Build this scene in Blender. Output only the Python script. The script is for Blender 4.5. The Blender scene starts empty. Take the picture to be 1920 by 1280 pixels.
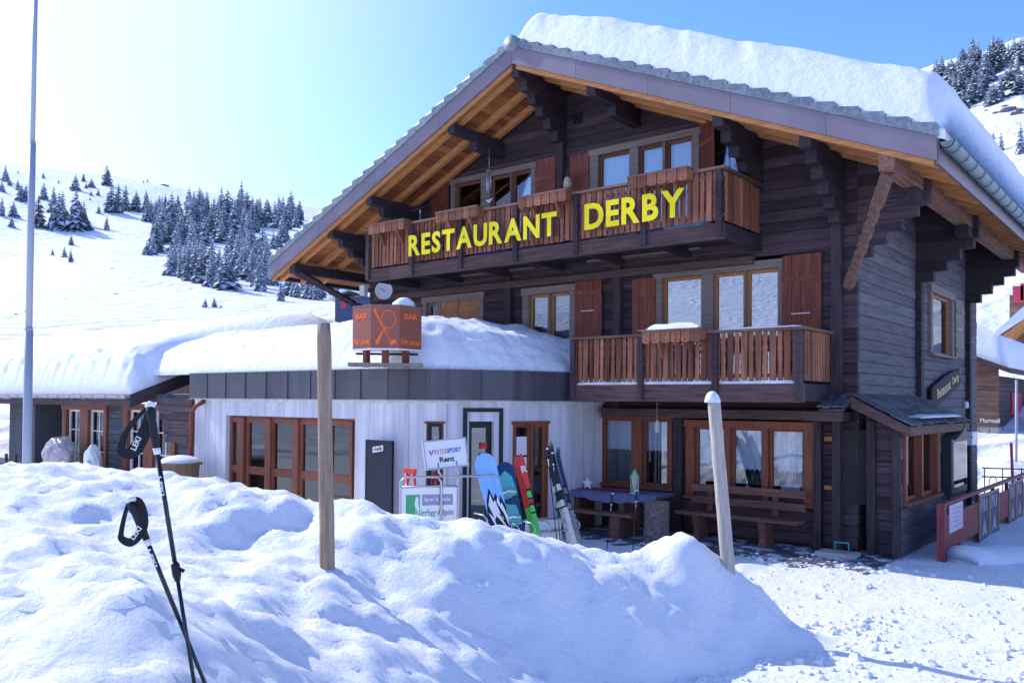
import bpy, math, random
import numpy as np
from mathutils import Vector, Matrix, noise
random.seed(7)
sc = bpy.context.scene
R = math.radians
# ---------------------------------------------------------------- camera
EYE = 2.5
FPX = 1599.0
YAW, PIT, ROL = 0.683914, 0.0203718, 0.00726
cam_d = bpy.data.cameras.new('camera')
cam = bpy.data.objects.new('camera', cam_d)
sc.collection.objects.link(cam)
cam_d.sensor_width = 36.0
cam_d.lens = FPX / 1920 * 36.0
cam_d.shift_y = (717.9 - 640) / 1920
cam_d.clip_end = 5000
cam_d.clip_start = 0.05
cam.location = (0, 0, EYE)
cam.rotation_mode = 'XYZ'
_f = Vector((-math.sin(YAW)*math.cos(PIT), math.cos(YAW)*math.cos(PIT), math.sin(PIT)))
_r = Vector((math.cos(YAW), math.sin(YAW), 0))
_u = _r.cross(_f)
_r2 = _r*math.cos(ROL) + _u*math.sin(ROL)
_u2 = -_r*math.sin(ROL) + _u*math.cos(ROL)
cam.rotation_euler = Matrix((_r2, _u2, -_f)).transposed().to_euler()
sc.camera = cam
# ---------------------------------------------------------------- sky and sun
SUN_EL, SUN_A = R(36), R(-5)          # sun stands left, a touch in front of the facade plane
sdir = Vector((-math.cos(SUN_EL)*math.cos(SUN_A), math.cos(SUN_EL)*math.sin(SUN_A), math.sin(SUN_EL)))
w = bpy.data.worlds.new('World'); sc.world = w; w.use_nodes = True
nt = w.node_tree; nt.nodes.clear()
sky = nt.nodes.new('ShaderNodeTexSky'); sky.sky_type = 'NISHITA'; sky.sun_disc = False
sky.sun_elevation = SUN_EL
sky.sun_rotation = math.atan2(sdir.x, sdir.y)
sky.altitude = 1800; sky.air_density = 1.0; sky.dust_density = 0.9; sky.ozone_density = 2.0
tc = nt.nodes.new('ShaderNodeTexCoord')
mp = nt.nodes.new('ShaderNodeMapping'); mp.inputs['Scale'].default_value = (1.0, 1.0, 3.2)
nz = nt.nodes.new('ShaderNodeTexNoise'); nz.inputs['Scale'].default_value = 2.3; nz.inputs['Detail'].default_value = 7; nz.inputs['Roughness'].default_value = 0.55
cr = nt.nodes.new('ShaderNodeValToRGB'); cr.color_ramp.elements[0].position = 0.66; cr.color_ramp.elements[1].position = 0.95
cr.color_ramp.elements[1].color = (0.75, 0.75, 0.75, 1)
mixc = nt.nodes.new('ShaderNodeMixRGB'); mixc.inputs['Color2'].default_value = (7.5, 8.0, 8.8, 1)
bg = nt.nodes.new('ShaderNodeBackground'); bg.inputs['Strength'].default_value = 0.15
ow = nt.nodes.new('ShaderNodeOutputWorld')
nt.links.new(tc.outputs['Generated'], mp.inputs['Vector']); nt.links.new(mp.outputs['Vector'], nz.inputs['Vector'])
nt.links.new(nz.outputs['Fac'], cr.inputs['Fac']); nt.links.new(cr.outputs['Color'], mixc.inputs['Fac'])
hs = nt.nodes.new('ShaderNodeHueSaturation'); hs.inputs['Saturation'].default_value = 1.25; hs.inputs['Hue'].default_value = 0.515
nt.links.new(sky.outputs['Color'], hs.inputs['Color']); nt.links.new(hs.outputs['Color'], mixc.inputs['Color1']); # bright forward-scattered haze round the sun
dt = nt.nodes.new('ShaderNodeVectorMath'); dt.operation = 'DOT_PRODUCT'; dt.inputs[1].default_value = tuple(sdir)
nrm_ = nt.nodes.new('ShaderNodeVectorMath'); nrm_.operation = 'NORMALIZE'
gr = nt.nodes.new('ShaderNodeMapRange'); gr.interpolation_type = 'SMOOTHSTEP'; gr.inputs['From Min'].default_value = 0.60; gr.inputs['From Max'].default_value = 0.98; gr.inputs['To Max'].default_value = 0.5
mx2 = nt.nodes.new('ShaderNodeMixRGB'); mx2.inputs['Color2'].default_value = (4.4, 4.8, 5.5, 1)
nt.links.new(tc.outputs['Generated'], nrm_.inputs[0]); nt.links.new(nrm_.outputs[0], dt.inputs[0]); nt.links.new(dt.outputs['Value'], gr.inputs['Value']); nt.links.new(gr.outputs[0], mx2.inputs['Fac'])
nt.links.new(mixc.outputs['Color'], mx2.inputs['Color1']); nt.links.new(mx2.outputs['Color'], bg.inputs['Color'])
nt.links.new(bg.outputs['Background'], ow.inputs['Surface'])
sun_d = bpy.data.lights.new('sun', 'SUN'); sun_d.energy = 2.1; sun_d.angle = R(0.53); sun_d.color = (1.0, 0.98, 0.955)
sun = bpy.data.objects.new('sun', sun_d); sc.collection.objects.link(sun)
sun.rotation_euler = (-sdir).to_track_quat('-Z', 'Y').to_euler()
sc.view_settings.view_transform = 'Standard'; sc.view_settings.look = 'None'
sc.view_settings.exposure = 1.26; sc.view_settings.gamma = 1.0
sc.view_settings.use_curve_mapping = False
sc.cycles.max_bounces = 7; sc.cycles.diffuse_bounces = 4; sc.cycles.glossy_bounces = 3; sc.cycles.transparent_max_bounces = 8

# ---------------------------------------------------------------- helpers
CAMV = Vector((0, 0, EYE))
def ray(px, py): return _f + _r2*((px-960)/FPX) - _u2*((py-717.9)/FPX)
def on(px, py, ax, v):
    d = ray(px, py); return CAMV + d*((v-CAMV[ax])/d[ax])
def dep(px, py, d): return CAMV + ray(px, py)*d
def fx(px, py, Y):                       # pixel -> (x, z) on a plane parallel to the facade
    p = on(px, py, 1, Y); return p.x, p.z
COL = sc.collection
def link(o): COL.objects.link(o); return o
def tag(o, label=None, cat=None, group=None, kind=None):
    if label: o['label'] = label
    if cat: o['category'] = cat
    if group: o['group'] = group
    if kind: o['kind'] = kind
    return o
def thing(name, label, cat, loc=(0, 0, 0), group=None):
    o = bpy.data.objects.new(name, None); o.empty_display_size = 0.2
    o.location = loc; link(o); return tag(o, label, cat, group)
def wloc(o):
    v = Vector((0, 0, 0))
    while o: v += Vector(o.location); o = o.parent
    return v
class MB:
    def __init__(s): s.v = []; s.f = []; s.m = []
    def quad(s, pts, m=0):
        i = len(s.v); s.v += [Vector(p) for p in pts]; s.f.append(tuple(range(i, i+len(pts)))); s.m.append(m); return s
    def box8(s, c, m=0):
        i = len(s.v); s.v += [Vector(p) for p in c]
        for q in ((0,3,2,1),(4,5,6,7),(0,1,5,4),(1,2,6,5),(2,3,7,6),(3,0,4,7)):
            s.f.append(tuple(i+k for k in q)); s.m.append(m)
        return s
    def box(s, x0, x1, y0, y1, z0, z1, m=0):
        return s.box8([(x0,y0,z0),(x1,y0,z0),(x1,y1,z0),(x0,y1,z0),(x0,y0,z1),(x1,y0,z1),(x1,y1,z1),(x0,y1,z1)], m)
    def obox(s, o, u, v, w_, m=0):       # box from corner o along vectors u,v,w
        o, u, v, w_ = Vector(o), Vector(u), Vector(v), Vector(w_)
        return s.box8([o, o+u, o+u+v, o+v, o+w_, o+u+w_, o+u+v+w_, o+v+w_], m)
    def prism(s, poly, ext, m=0):        # planar polygon extruded by vector
        e = Vector(ext); n = len(poly); i = len(s.v)
        s.v += [Vector(p) for p in poly] + [Vector(p)+e for p in poly]
        s.f.append(tuple(range(i+n-1, i-1, -1))); s.m.append(m)
        s.f.append(tuple(range(i+n, i+2*n))); s.m.append(m)
        for k in range(n):
            k2 = (k+1) % n; s.f.append((i+k, i+k2, i+n+k2, i+n+k)); s.m.append(m)
        return s
    def tube(s, pts, rad, n=8, m=0, cap=True):
        pts = [Vector(p) for p in pts]
        if not isinstance(rad, (list, tuple)): rad = [rad]*len(pts)
        i = len(s.v); up = None
        for k, p in enumerate(pts):
            t = (pts[min(k+1, len(pts)-1)] - pts[max(k-1, 0)]).normalized()
            if up is None:
                up = t.orthogonal().normalized()
            up = (up - t*up.dot(t)).normalized(); b = t.cross(up)
            for j in range(n):
                a = 2*math.pi*j/n; s.v.append(p + (up*math.cos(a) + b*math.sin(a))*rad[k])
        for k in range(len(pts)-1):
            for j in range(n):
                j2 = (j+1) % n
                s.f.append((i+k*n+j, i+k*n+j2, i+(k+1)*n+j2, i+(k+1)*n+j)); s.m.append(m)
        if cap:
            s.f.append(tuple(i+j for j in range(n-1, -1, -1))); s.m.append(m)
            s.f.append(tuple(i+(len(pts)-1)*n+j for j in range(n))); s.m.append(m)
        return s
    def lathe(s, c, prof, n=16, m=0):    # prof: (radius, z) around vertical axis at c
        return s.tube_z(c, prof, n, m)
    def tube_z(s, c, prof, n, m):
        i = len(s.v); c = Vector(c)
        for r_, z in prof:
            for j in range(n):
                a = 2*math.pi*j/n; s.v.append(c + Vector((r_*math.cos(a), r_*math.sin(a), z)))
        for k in range(len(prof)-1):
            for j in range(n):
                j2 = (j+1) % n; s.f.append((i+k*n+j, i+k*n+j2, i+(k+1)*n+j2, i+(k+1)*n+j)); s.m.append(m)
        s.f.append(tuple(i+j for j in range(n-1, -1, -1))); s.m.append(m)
        s.f.append(tuple(i+(len(prof)-1)*n+j for j in range(n))); s.m.append(m)
        return s
    def add(s, o): 
        i = len(s.v); s.v += o.v; s.f += [tuple(i+k for k in f) for f in o.f]; s.m += o.m; return s
    def xform(s, M): s.v = [M @ v for v in s.v]; return s
    def build(s, name, mats, parent=None, smooth=False, org=None, **kw):
        if not isinstance(mats, (list, tuple)): mats = [mats]
        if parent is not None: off = wloc(parent)
        elif org is not None: off = Vector(org)
        else:
            xs = [v.x for v in s.v]; ys = [v.y for v in s.v]
            off = Vector(((min(xs)+max(xs))/2, (min(ys)+max(ys))/2, min(v.z for v in s.v)))
        me = bpy.data.meshes.new(name)
        me.from_pydata([tuple(v-off) for v in s.v], [], s.f)
        for mt in mats: me.materials.append(mt)
        if len(mats) > 1: me.polygons.foreach_set('material_index', s.m)
        if smooth: me.polygons.foreach_set('use_smooth', [True]*len(me.polygons))
        me.validate(); me.update()
        o = bpy.data.objects.new(name, me); link(o)
        if parent is not None: o.parent = parent
        else: o.location = off
        return tag(o, **kw)
class Wall:                              # vertical plane: s along, z up, o outwards
    def __init__(s, ox, oy, ux, uy): 
        l = math.hypot(ux, uy); s.o = Vector((ox, oy, 0)); s.u = Vector((ux/l, uy/l, 0)); s.n = Vector((uy/l, -ux/l, 0))
    def p(s, a, z, o=0): return s.o + s.u*a + s.n*o + Vector((0, 0, z))
    def box(s, mb, s0, s1, z0, z1, o0, o1, m=0):
        return mb.box8([s.p(s0,z0,o1), s.p(s1,z0,o1), s.p(s1,z0,o0), s.p(s0,z0,o0), s.p(s0,z1,o1), s.p(s1,z1,o1), s.p(s1,z1,o0), s.p(s0,z1,o0)], m)
# ---------------------------------------------------------------- materials
def mat(name, col, rough=0.7, var=None, scale=6, axis=None, bump=0.0, spec=0.3, metal=0.0, rnd=0.0, detail=5, col3=None, bscale=None):
    m = bpy.data.materials.new(name); m.use_nodes = True; t = m.node_tree; L = t.links
    b = t.nodes['Principled BSDF']; b.inputs['Roughness'].default_value = rough
    b.inputs['Specular IOR Level'].default_value = spec; b.inputs['Metallic'].default_value = metal
    b.inputs['Base Color'].default_value = (*col, 1)
    if var is None and not bump and not rnd: return m
    tcn = t.nodes.new('ShaderNodeTexCoord'); mpn = t.nodes.new('ShaderNodeMapping')
    sx = {'x': (0.07, 1, 1), 'y': (1, 0.07, 1), 'z': (1, 1, 0.07), None: (1, 1, 1)}[axis]
    mpn.inputs['Scale'].default_value = [scale*k for k in sx]
    oi = t.nodes.new('ShaderNodeObjectInfo')
    ad = t.nodes.new('ShaderNodeVectorMath'); ad.operation = 'SCALE'; ad.inputs['Scale'].default_value = 37.0
    cmb = t.nodes.new('ShaderNodeCombineXYZ')
    for k in range(3): L.new(oi.outputs['Random'], cmb.inputs[k])
    L.new(cmb.outputs[0], ad.inputs[0]); L.new(ad.outputs[0], mpn.inputs['Location'])
    L.new(tcn.outputs['Object'], mpn.inputs['Vector'])
    n = t.nodes.new('ShaderNodeTexNoise'); n.inputs['Scale'].default_value = 1.0; n.inputs['Detail'].default_value = detail; n.inputs['Roughness'].default_value = 0.62
    L.new(mpn.outputs[0], n.inputs['Vector'])
    out = None
    if var is not None:
        r = t.nodes.new('ShaderNodeValToRGB'); e = r.color_ramp.elements
        e[0].position = 0.33; e[0].color = (*col, 1); e[1].position = 0.68; e[1].color = (*var, 1)
        if col3: k = e.new(0.80); k.color = (*col3, 1)
        L.new(n.outputs['Fac'], r.inputs['Fac']); out = r.outputs['Color']
    if rnd:
        hv = t.nodes.new('ShaderNodeHueSaturation'); ma = t.nodes.new('ShaderNodeMapRange')
        ma.inputs['To Min'].default_value = 1-rnd; ma.inputs['To Max'].default_value = 1+rnd
        L.new(oi.outputs['Random'], ma.inputs['Value']); L.new(ma.outputs[0], hv.inputs['Value'])
        if out: L.new(out, hv.inputs['Color'])
        else: hv.inputs['Color'].default_value = (*col, 1)
        out = hv.outputs['Color']
    if out: L.new(out, b.inputs['Base Color'])
    if bump:
        bp = t.nodes.new('ShaderNodeBump'); bp.inputs['Strength'].default_value = bump; bp.inputs['Distance'].default_value = 0.02
        src = n
        if bscale:
            src = t.nodes.new('ShaderNodeTexNoise'); src.inputs['Scale'].default_value = bscale; src.inputs['Detail'].default_value = 6; src.inputs['Roughness'].default_value = 0.65
            L.new(tcn.outputs['Object'], src.inputs['Vector'])
        L.new(src.outputs['Fac'], bp.inputs['Height']); L.new(bp.outputs[0], b.inputs['Normal'])
    return m
def wood(name, a, b_, axis, rnd=0.25, rough=0.75, bump=0.35, scale=22, col3=None):
    return mat(name, a, rough, b_, scale, axis, bump, 0.25, rnd=rnd, col3=col3)
M = {}
DK, DK2 = (0.028, 0.024, 0.040), (0.100, 0.058, 0.058)
M['logx'] = wood('dark log wood x', DK, DK2, 'x', 0.35, col3=(0.20, 0.09, 0.05)); M['logy'] = wood('weathered log wood y', (0.075, 0.074, 0.092), (0.165, 0.150, 0.162), 'y', 0.2)
M['logz'] = wood('dark post wood z', (0.030, 0.024, 0.034), (0.085, 0.056, 0.058), 'z', 0.2)
M['darky'] = wood('dark beam wood y', (0.024, 0.021, 0.032), (0.062, 0.042, 0.046), 'y', 0.2)
M['darkx'] = wood('dark beam wood x', (0.060, 0.036, 0.038), (0.15, 0.085, 0.075), 'x', 0.2)
M['balz'] = wood('balcony board wood', (0.16, 0.058, 0.036), (0.37, 0.150, 0.080), 'z', 0.4, col3=(0.42, 0.22, 0.13))
M['balx'] = wood('balcony rail wood', (0.11, 0.06, 0.045), (0.24, 0.15, 0.11), 'x', 0.2)
M['baly'] = wood('balcony end rail wood', (0.10, 0.05, 0.04), (0.2, 0.12, 0.09), 'y', 0.2)
M['redz'] = wood('red brown frame wood', (0.17, 0.050, 0.028), (0.28, 0.095, 0.050), 'z', 0.12, 0.5, 0.15)
M['shut'] = wood('shutter wood', (0.13, 0.034, 0.022), (0.27, 0.078, 0.044), 'z', 0.25, 0.55, 0.2)
M['shutl'] = wood('light shutter wood', (0.30, 0.12, 0.055), (0.46, 0.20, 0.10), 'z', 0.15, 0.6, 0.2)
M['honey'] = wood('honey window wood', (0.36, 0.14, 0.04), (0.50, 0.22, 0.08), 'z', 0.1, 0.5, 0.1)
M['casing'] = wood('taupe casing wood', (0.17, 0.135, 0.115), (0.27, 0.22, 0.19), 'x', 0.12)
M['soffit'] = wood('soffit board wood', (0.24, 0.085, 0.035), (0.46, 0.18, 0.070), 'y', 0.3, 0.7, 0.2)
M['rafter'] = wood('rafter wood', (0.42, 0.17, 0.060), (0.60, 0.28, 0.11), 'x', 0.15, 0.65, 0.2)
M['purlin'] = wood('outer purlin wood', (0.17, 0.075, 0.05), (0.36, 0.19, 0.13), 'y', 0.15)
M['fascia'] = mat('verge sheet metal', (0.17, 0.135, 0.165), 0.45, (0.22, 0.18, 0.21), 1.2, None, 0.0, 0.5, rnd=0.1)
M['tile'] = mat('verge tile', (0.10, 0.13, 0.16), 0.6, (0.24, 0.28, 0.32), 14, None, 0.3, 0.4, rnd=0.15)
M['gutter'] = mat('green grey gutter', (0.09, 0.15, 0.17), 0.4, (0.13, 0.20, 0.22), 4, None, 0, 0.5)
M['zinc'] = mat('zinc gutter', (0.30, 0.34, 0.40), 0.4, (0.42, 0.46, 0.52), 5, None, 0, 0.5, 0.3)
M['sheet'] = mat('dark fascia sheet', (0.045, 0.042, 0.055), 0.42, (0.085, 0.080, 0.095), 2.5, 'z', 0, 0.5, rnd=0.22)
M['plaster'] = mat('white plaster boards', (0.50, 0.49, 0.53), 0.8, (0.72, 0.71, 0.74), 7, 'z', 0.15, 0.2, rnd=.06)
M['black'] = mat('black', (0.012, 0.012, 0.016), 0.45)
M['blackboard'] = mat('blackboard', (0.008, 0.014, 0.030), 0.5, (0.014, 0.022, 0.04), 3)
M['white'] = mat('white', (0.78, 0.78, 0.78), 0.5)
M['whitem'] = mat('white metal', (0.72, 0.72, 0.74), 0.35)
M['steel'] = mat('galvanised steel', (0.38, 0.40, 0.43), 0.35, (0.52, 0.54, 0.57), 30, None, 0, 0.5, 0.7)
M['pole'] = mat('grey painted pole', (0.33, 0.36, 0.42), 0.4, (0.38, 0.41, 0.47), 3, 'z')
M['yellow'] = mat('yellow letter', (1.0, 0.80, 0.0), 0.45, (0.93, 0.70, 0.0), 3); M['lside'] = mat('grey letter side', (0.12, 0.12, 0.15), 0.5)
M['curtain'] = mat('net curtain', (0.88, 0.89, 0.91), 0.9)
M['room'] = mat('dark room', (0.035, 0.028, 0.030), 0.9)
M['blind'] = mat('pale blind', (0.66, 0.70, 0.74), 0.7)
M['snow'] = None
def glass(name, fac, tint=(0.85, 0.9, 0.95)):
    m = bpy.data.materials.new(name); m.use_nodes = True; t = m.node_tree; t.nodes.clear()
    o = t.nodes.new('ShaderNodeOutputMaterial'); mx = t.nodes.new('ShaderNodeMixShader')
    tr = t.nodes.new('ShaderNodeBsdfTransparent'); tr.inputs[0].default_value = (*tint, 1)
    gl = t.nodes.new('ShaderNodeBsdfGlossy'); gl.inputs['Roughness'].default_value = 0.015
    lw = t.nodes.new('ShaderNodeLayerWeight'); lw.inputs['Blend'].default_value = 0.35
    ma = t.nodes.new('ShaderNodeMapRange'); ma.inputs['To Min'].default_value = fac; ma.inputs['To Max'].default_value = 1.0
    t.links.new(lw.outputs['Fresnel'], ma.inputs['Value']); t.links.new(ma.outputs[0], mx.inputs[0])
    t.links.new(tr.outputs[0], mx.inputs[1]); t.links.new(gl.outputs[0], mx.inputs[2]); t.links.new(mx.outputs[0], o.inputs[0])
    return m
M['glass'] = glass('window glass', 0.09); M['glassd'] = glass('clear glass', 0.08); M['glassb'] = glass('coated glass', 0.30)
def snowmat(name, bs, strength, speck=False):
    m = bpy.data.materials.new(name); m.use_nodes = True; t = m.node_tree; L = t.links
    b = t.nodes['Principled BSDF']; b.inputs['Base Color'].default_value = (0.86, 0.875, 0.90, 1); b.inputs['Roughness'].default_value = 0.65
    b.inputs['Specular IOR Level'].default_value = 0.25
    tcn = t.nodes.new('ShaderNodeTexCoord')
    n1 = t.nodes.new('ShaderNodeTexNoise'); n1.inputs['Scale'].default_value = bs; n1.inputs['Detail'].default_value = 8; n1.inputs['Roughness'].default_value = 0.7
    L.new(tcn.outputs['Object'], n1.inputs['Vector'])
    bp = t.nodes.new('ShaderNodeBump'); bp.inputs['Strength'].default_value = strength; bp.inputs['Distance'].default_value = 0.045
    L.new(n1.outputs['Fac'], bp.inputs['Height']); L.new(bp.outputs[0], b.inputs['Normal'])
    if speck:
        n2 = t.nodes.new('ShaderNodeTexNoise'); n2.inputs['Scale'].default_value = 24; n2.inputs['Detail'].default_value = 6; n2.inputs['Roughness'].default_value = 0.75
        L.new(tcn.outputs['Object'], n2.inputs['Vector'])
        r = t.nodes.new('ShaderNodeValToRGB'); e = r.color_ramp.elements
        e[0].position = 0.36; e[0].color = (0.62, 0.61, 0.62, 1); e[1].position = 0.5; e[1].color = (0.86, 0.87, 0.89, 1)
        L.new(n2.outputs['Fac'], r.inputs['Fac']); L.new(r.outputs['Color'], b.inputs['Base Color'])
    return m
M['snow'] = snowmat('fresh snow', 16, 0.8); M['roofsnow'] = snowmat('roof snow', 5, 0.9); M['road'] = snowmat('trodden snow', 7, 1.0, True); M['hill'] = snowmat('piste snow', 0.35, 0.9)
_t = M['hill'].node_tree; _w = _t.nodes.new('ShaderNodeTexWave'); _w.inputs['Scale'].default_value = 0.10; _w.inputs['Distortion'].default_value = 26; _w.inputs['Detail'].default_value = 4; _w.inputs['Detail Scale'].default_value = 0.6
_b = _t.nodes.new('ShaderNodeBump'); _b.inputs['Strength'].default_value = 0.4; _b.inputs['Distance'].default_value = 0.5
_c = [n for n in _t.nodes if n.type == 'TEX_COORD'][0]; _p = _t.nodes['Principled BSDF']; _o = [n for n in _t.nodes if n.type == 'BUMP' and n != _b][0]
_o.inputs['Distance'].default_value = 0.6
_t.links.new(_c.outputs['Object'], _w.inputs['Vector']); _t.links.new(_w.outputs['Fac'], _b.inputs['Height']); _t.links.new(_o.outputs[0], _b.inputs['Normal']); _t.links.new(_b.outputs[0], _p.inputs['Normal'])
def text_mb(s, w=None, h=0.1, ext=0.01, bold=0.0, shear=0.0):
    """flat text as a mesh builder in local x (right), y (up), z (out); scaled to width w and height h"""
    cu = bpy.data.curves.new('txt', 'FONT'); cu.body = s; cu.size = 1; cu.offset = bold; cu.extrude = 0; cu.resolution_u = 3; cu.shear = shear
    o = bpy.data.objects.new('txt', cu); link(o)
    dg = bpy.context.evaluated_depsgraph_get(); me = bpy.data.meshes.new_from_object(o.evaluated_get(dg))
    mb = MB(); vs = [Vector(v.co) for v in me.vertices]
    x0 = min(v.x for v in vs); x1 = max(v.x for v in vs); y0 = min(v.y for v in vs); y1 = max(v.y for v in vs)
    ky = h/(y1-y0); kx = ky if w is None else w/(x1-x0)
    n = len(vs); P = [Vector(((v.x-x0)*kx, (v.y-y0)*ky, 0)) for v in vs]
    mb.v = [p+Vector((0, 0, ext)) for p in P] + P
    ec = {}
    for f in me.polygons:
        vv = list(f.vertices)
        if f.normal.z < 0: vv.reverse()
        mb.f.append(tuple(vv)); mb.m.append(0); mb.f.append(tuple(n+k for k in reversed(vv))); mb.m.append(1)
        for k in range(len(vv)):
            a, b_ = vv[k], vv[(k+1) % len(vv)]; ec[(a, b_)] = ec.get((a, b_), 0)+1
    for (a, b_) in ec:
        if (b_, a) not in ec: mb.f.append((b_, a, n+a, n+b_)); mb.m.append(1)
    bpy.data.objects.remove(o); bpy.data.curves.remove(cu); bpy.data.meshes.remove(me)
    return mb
def place(mb, o, u, v):                 # local x->u, y->v, z->u x v
    u = Vector(u).normalized(); v = Vector(v).normalized(); n = u.cross(v)
    Mx = Matrix(((u.x, v.x, n.x, o[0]), (u.y, v.y, n.y, o[1]), (u.z, v.z, n.z, o[2]), (0, 0, 0, 1)))
    return mb.xform(Mx)
# ================================================================ terrain
def interp(x, xs, ys): return float(np.interp(x, xs, ys))
def fbm(x, y, z=0, o=5): return noise.fractal(Vector((x, y, z)), 0.9, 2.1, o)
# distant slopes, as a ring of terrain round the village.  columns: bearing from view axis (deg), elevation of skyline (deg), distance of skyline, elevation at foot, distance of foot
TB = [(-180, 9, 420, 0.3, 90), (-140, 12, 420, 0.3, 80), (-95, 14, 420, 0.5, 70), (-60, 15, 430, 1.5, 60), (-31, 13.2, 430, 3.2, 62), (-25, 13.4, 430, 3.7, 66),
      (-19, 13.0, 440, 4.4, 72), (-14, 12.6, 450, 4.8, 80), (-11, 12.3, 450, 5.0, 80), (0, 13, 430, 5, 80), (18, 17, 330, 3, 70), (25, 19.3, 240, 3.0, 60), (31, 20.3, 230, 3.0, 60), (45, 20, 260, 1.5, 50), (90, 15, 380, 0.5, 70), (140, 9, 420, 0.3, 90), (180, 9, 420, 0.3, 90)]
TBa = np.array(TB, float)
BR = math.atan2(_f.x, _f.y)
def terr(bd, t):                         # bearing (deg from view axis), t 0..1 -> point
    se, sd, fe, fd = [interp(bd, TBa[:, 0], TBa[:, k]) for k in (1, 2, 3, 4)]
    d = fd + (sd-fd)*t
    e = fe + (se-fe)*(t**0.62)
    z = EYE + d*math.tan(R(e))
    a = BR + R(bd)
    x, y = math.sin(a)*d, math.cos(a)*d
    amp = 9*t*(1-0.6*t)
    z += amp*fbm(x*0.011, y*0.011, 3.1, 4)*0.8 + 0.5*fbm(x*0.07, y*0.07, 1.2, 3)*t
    return Vector((x, y, z))
mb = MB(); NB, NT = 480, 70
for i in range(NB+1):
    bd = -180 + 360*i/NB
    for j in range(NT+1):
        t = j/NT*1.0
        mb.v.append(terr(bd, t))
    p = terr(bd, 1.0); mb.v.append(Vector((p.x*1.25, p.y*1.25, p.z-25)))
    p = terr(bd, 0.0); mb.v.append(Vector((p.x*0.45, p.y*0.45, -0.4)))
W_ = NT+3
for i in range(NB):
    for j in range(NT+1):
        a = i*W_+j; b = (i+1)*W_+j
        mb.f.append((a, a+1, b+1, b)); mb.m.append(0)
    a = i*W_; b = (i+1)*W_
    mb.f.append((i*W_+NT+2, a, b, (i+1)*W_+NT+2)); mb.m.append(0)
hill_o = mb.build('hillside', M['hill'], None, True, (0, 0, 0), kind='structure')
# village ground: packed snow
mb = MB(); N = 150
def gz(x, y):
    z = 0.030*fbm(x*1.7, y*1.7, 0, 5) + 0.03*fbm(x*0.35, y*0.35, 5, 3) - 0.035*max(0, .30-noise.voronoi(Vector((x*2.3, y*2.3, 0)))[0][0])
    if 8 < y < 15.2 and -9.5 < x < -3.7: z *= 0.4
    return z - 0.01
xs = list(np.linspace(-46, -12, 40)) + list(np.linspace(-11.9, 6, 150)) + list(np.linspace(6.5, 46, 30))
ys = list(np.linspace(-46, -1, 30)) + list(np.linspace(-0.9, 17, 150)) + list(np.linspace(17.5, 52, 40))
for x in xs:
    for y in ys: mb.v.append(Vector((x, y, gz(x, y))))
for i in range(len(xs)-1):
    for j in range(len(ys)-1):
        a = i*len(ys)+j; mb.f.append((a, a+len(ys), a+len(ys)+1, a+1)); mb.m.append(0)
mb.build('ground', M['road'], None, True, (0, 0, 0), kind='structure')
# ploughed snow bank in front of the camera
CP = [(0,893,11),(150,893,10.5),(270,880,9.5),(430,905,9.5),(560,925,9.3),(650,945,8.6),(720,965,8.3),(860,1003,8.3),(960,1001,8.3),(1060,1018,8.6),(1150,1030,8.8),(1240,1038,9.0),(1290,1008,9.0),(1340,1040,9.1),(1400,1085,9.25),
      (618,1060,7.2),(1363,1052,9.2),(100,1000,7),(300,1000,7.5),(450,1000,7.8),(200,1100,5),(60,1130,4.2),(30,1200,3.4),(150,1280,3.0),(372,1285,3.3),(500,1150,5.2),(500,1280,4.2),(650,1150,6.2),(650,1280,5),(800,1100,7.3),(800,1200,6.5),(850,1280,6),(1000,1100,7.9),(1000,1200,7.45),(1050,1272,7.15),(1200,1100,8.4),(1200,1190,7.8),(1350,1120,8.8),(1440,1128,9.2),(1480,1150,9.2),(1380,1180,8.5),(1300,1210,8.0),(310,1095,3.9),(760,1010,7.9),(560,1000,8.0)]
CPt = [dep(a, b, c) for a, b, c in CP]
for a, b, c in CP[:15]:
    p = dep(a, b, c+1.6); CPt.append(Vector((p.x, p.y, dep(a, b, c).z-0.65)))
    p = dep(a, 800, 13.2 if a < 700 else 12.2); CPt.append(Vector((p.x, p.y, 0.35 if a < 600 else 0.0)))
for q in ((1600,1190),(1500,1225),(1400,1245),(1300,1262),(1150,1290),(1440,1085),(1500,1110),(1560,1150)):
    p = on(*q, 2, 0.0); CPt.append(Vector((p.x, p.y, -0.02)))
for q in ((0.5, 6, -0.3), (-1.2, 5.6, -0.3), (-2.2, 4.6, -.1), (1, 8, -0.3), (-1, 9.5, -0.3), (-2.3, 10.5, -0.3), (-0.6, 2.5, 0.3), (0.5, 0, 0), (-1.5, 0.2, 1.1), (-3, 0, 1.2), (-6, 0, 1.3), (-10, 1, 1.4), (-14, 3, 1.4), (-3.5, 9.6, -.2), (-5, 10.6, -.2)):
    CPt.append(Vector(q))
P = np.array([(p.x, p.y) for p in CPt]); Zc = np.array([p.z for p in CPt])
def phi(r): return np.where(r > 0, r*r*np.log(r+1e-9), 0)
Dm = np.linalg.norm(P[:, None]-P[None], axis=2)
n_ = len(P); Am = np.zeros((n_+3, n_+3)); Am[:n_, :n_] = phi(Dm) + np.eye(n_)*0.02; Am[:n_, n_] = 1; Am[:n_, n_+1:] = P; Am[n_, :n_] = 1; Am[n_+1:, :n_] = P.T
Wc = np.linalg.solve(Am, np.concatenate([Zc, np.zeros(3)]))
def bank_base(X, Y):
    Q = np.stack([X.ravel(), Y.ravel()], 1)
    D = np.linalg.norm(Q[:, None]-P[None], axis=2)
    return (phi(D) @ Wc[:n_] + Wc[n_] + Q @ Wc[n_+1:]).reshape(X.shape)
bx = np.arange(-17, 0.6, 0.055); by = np.arange(-0.6, 12.6, 0.055)
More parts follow.
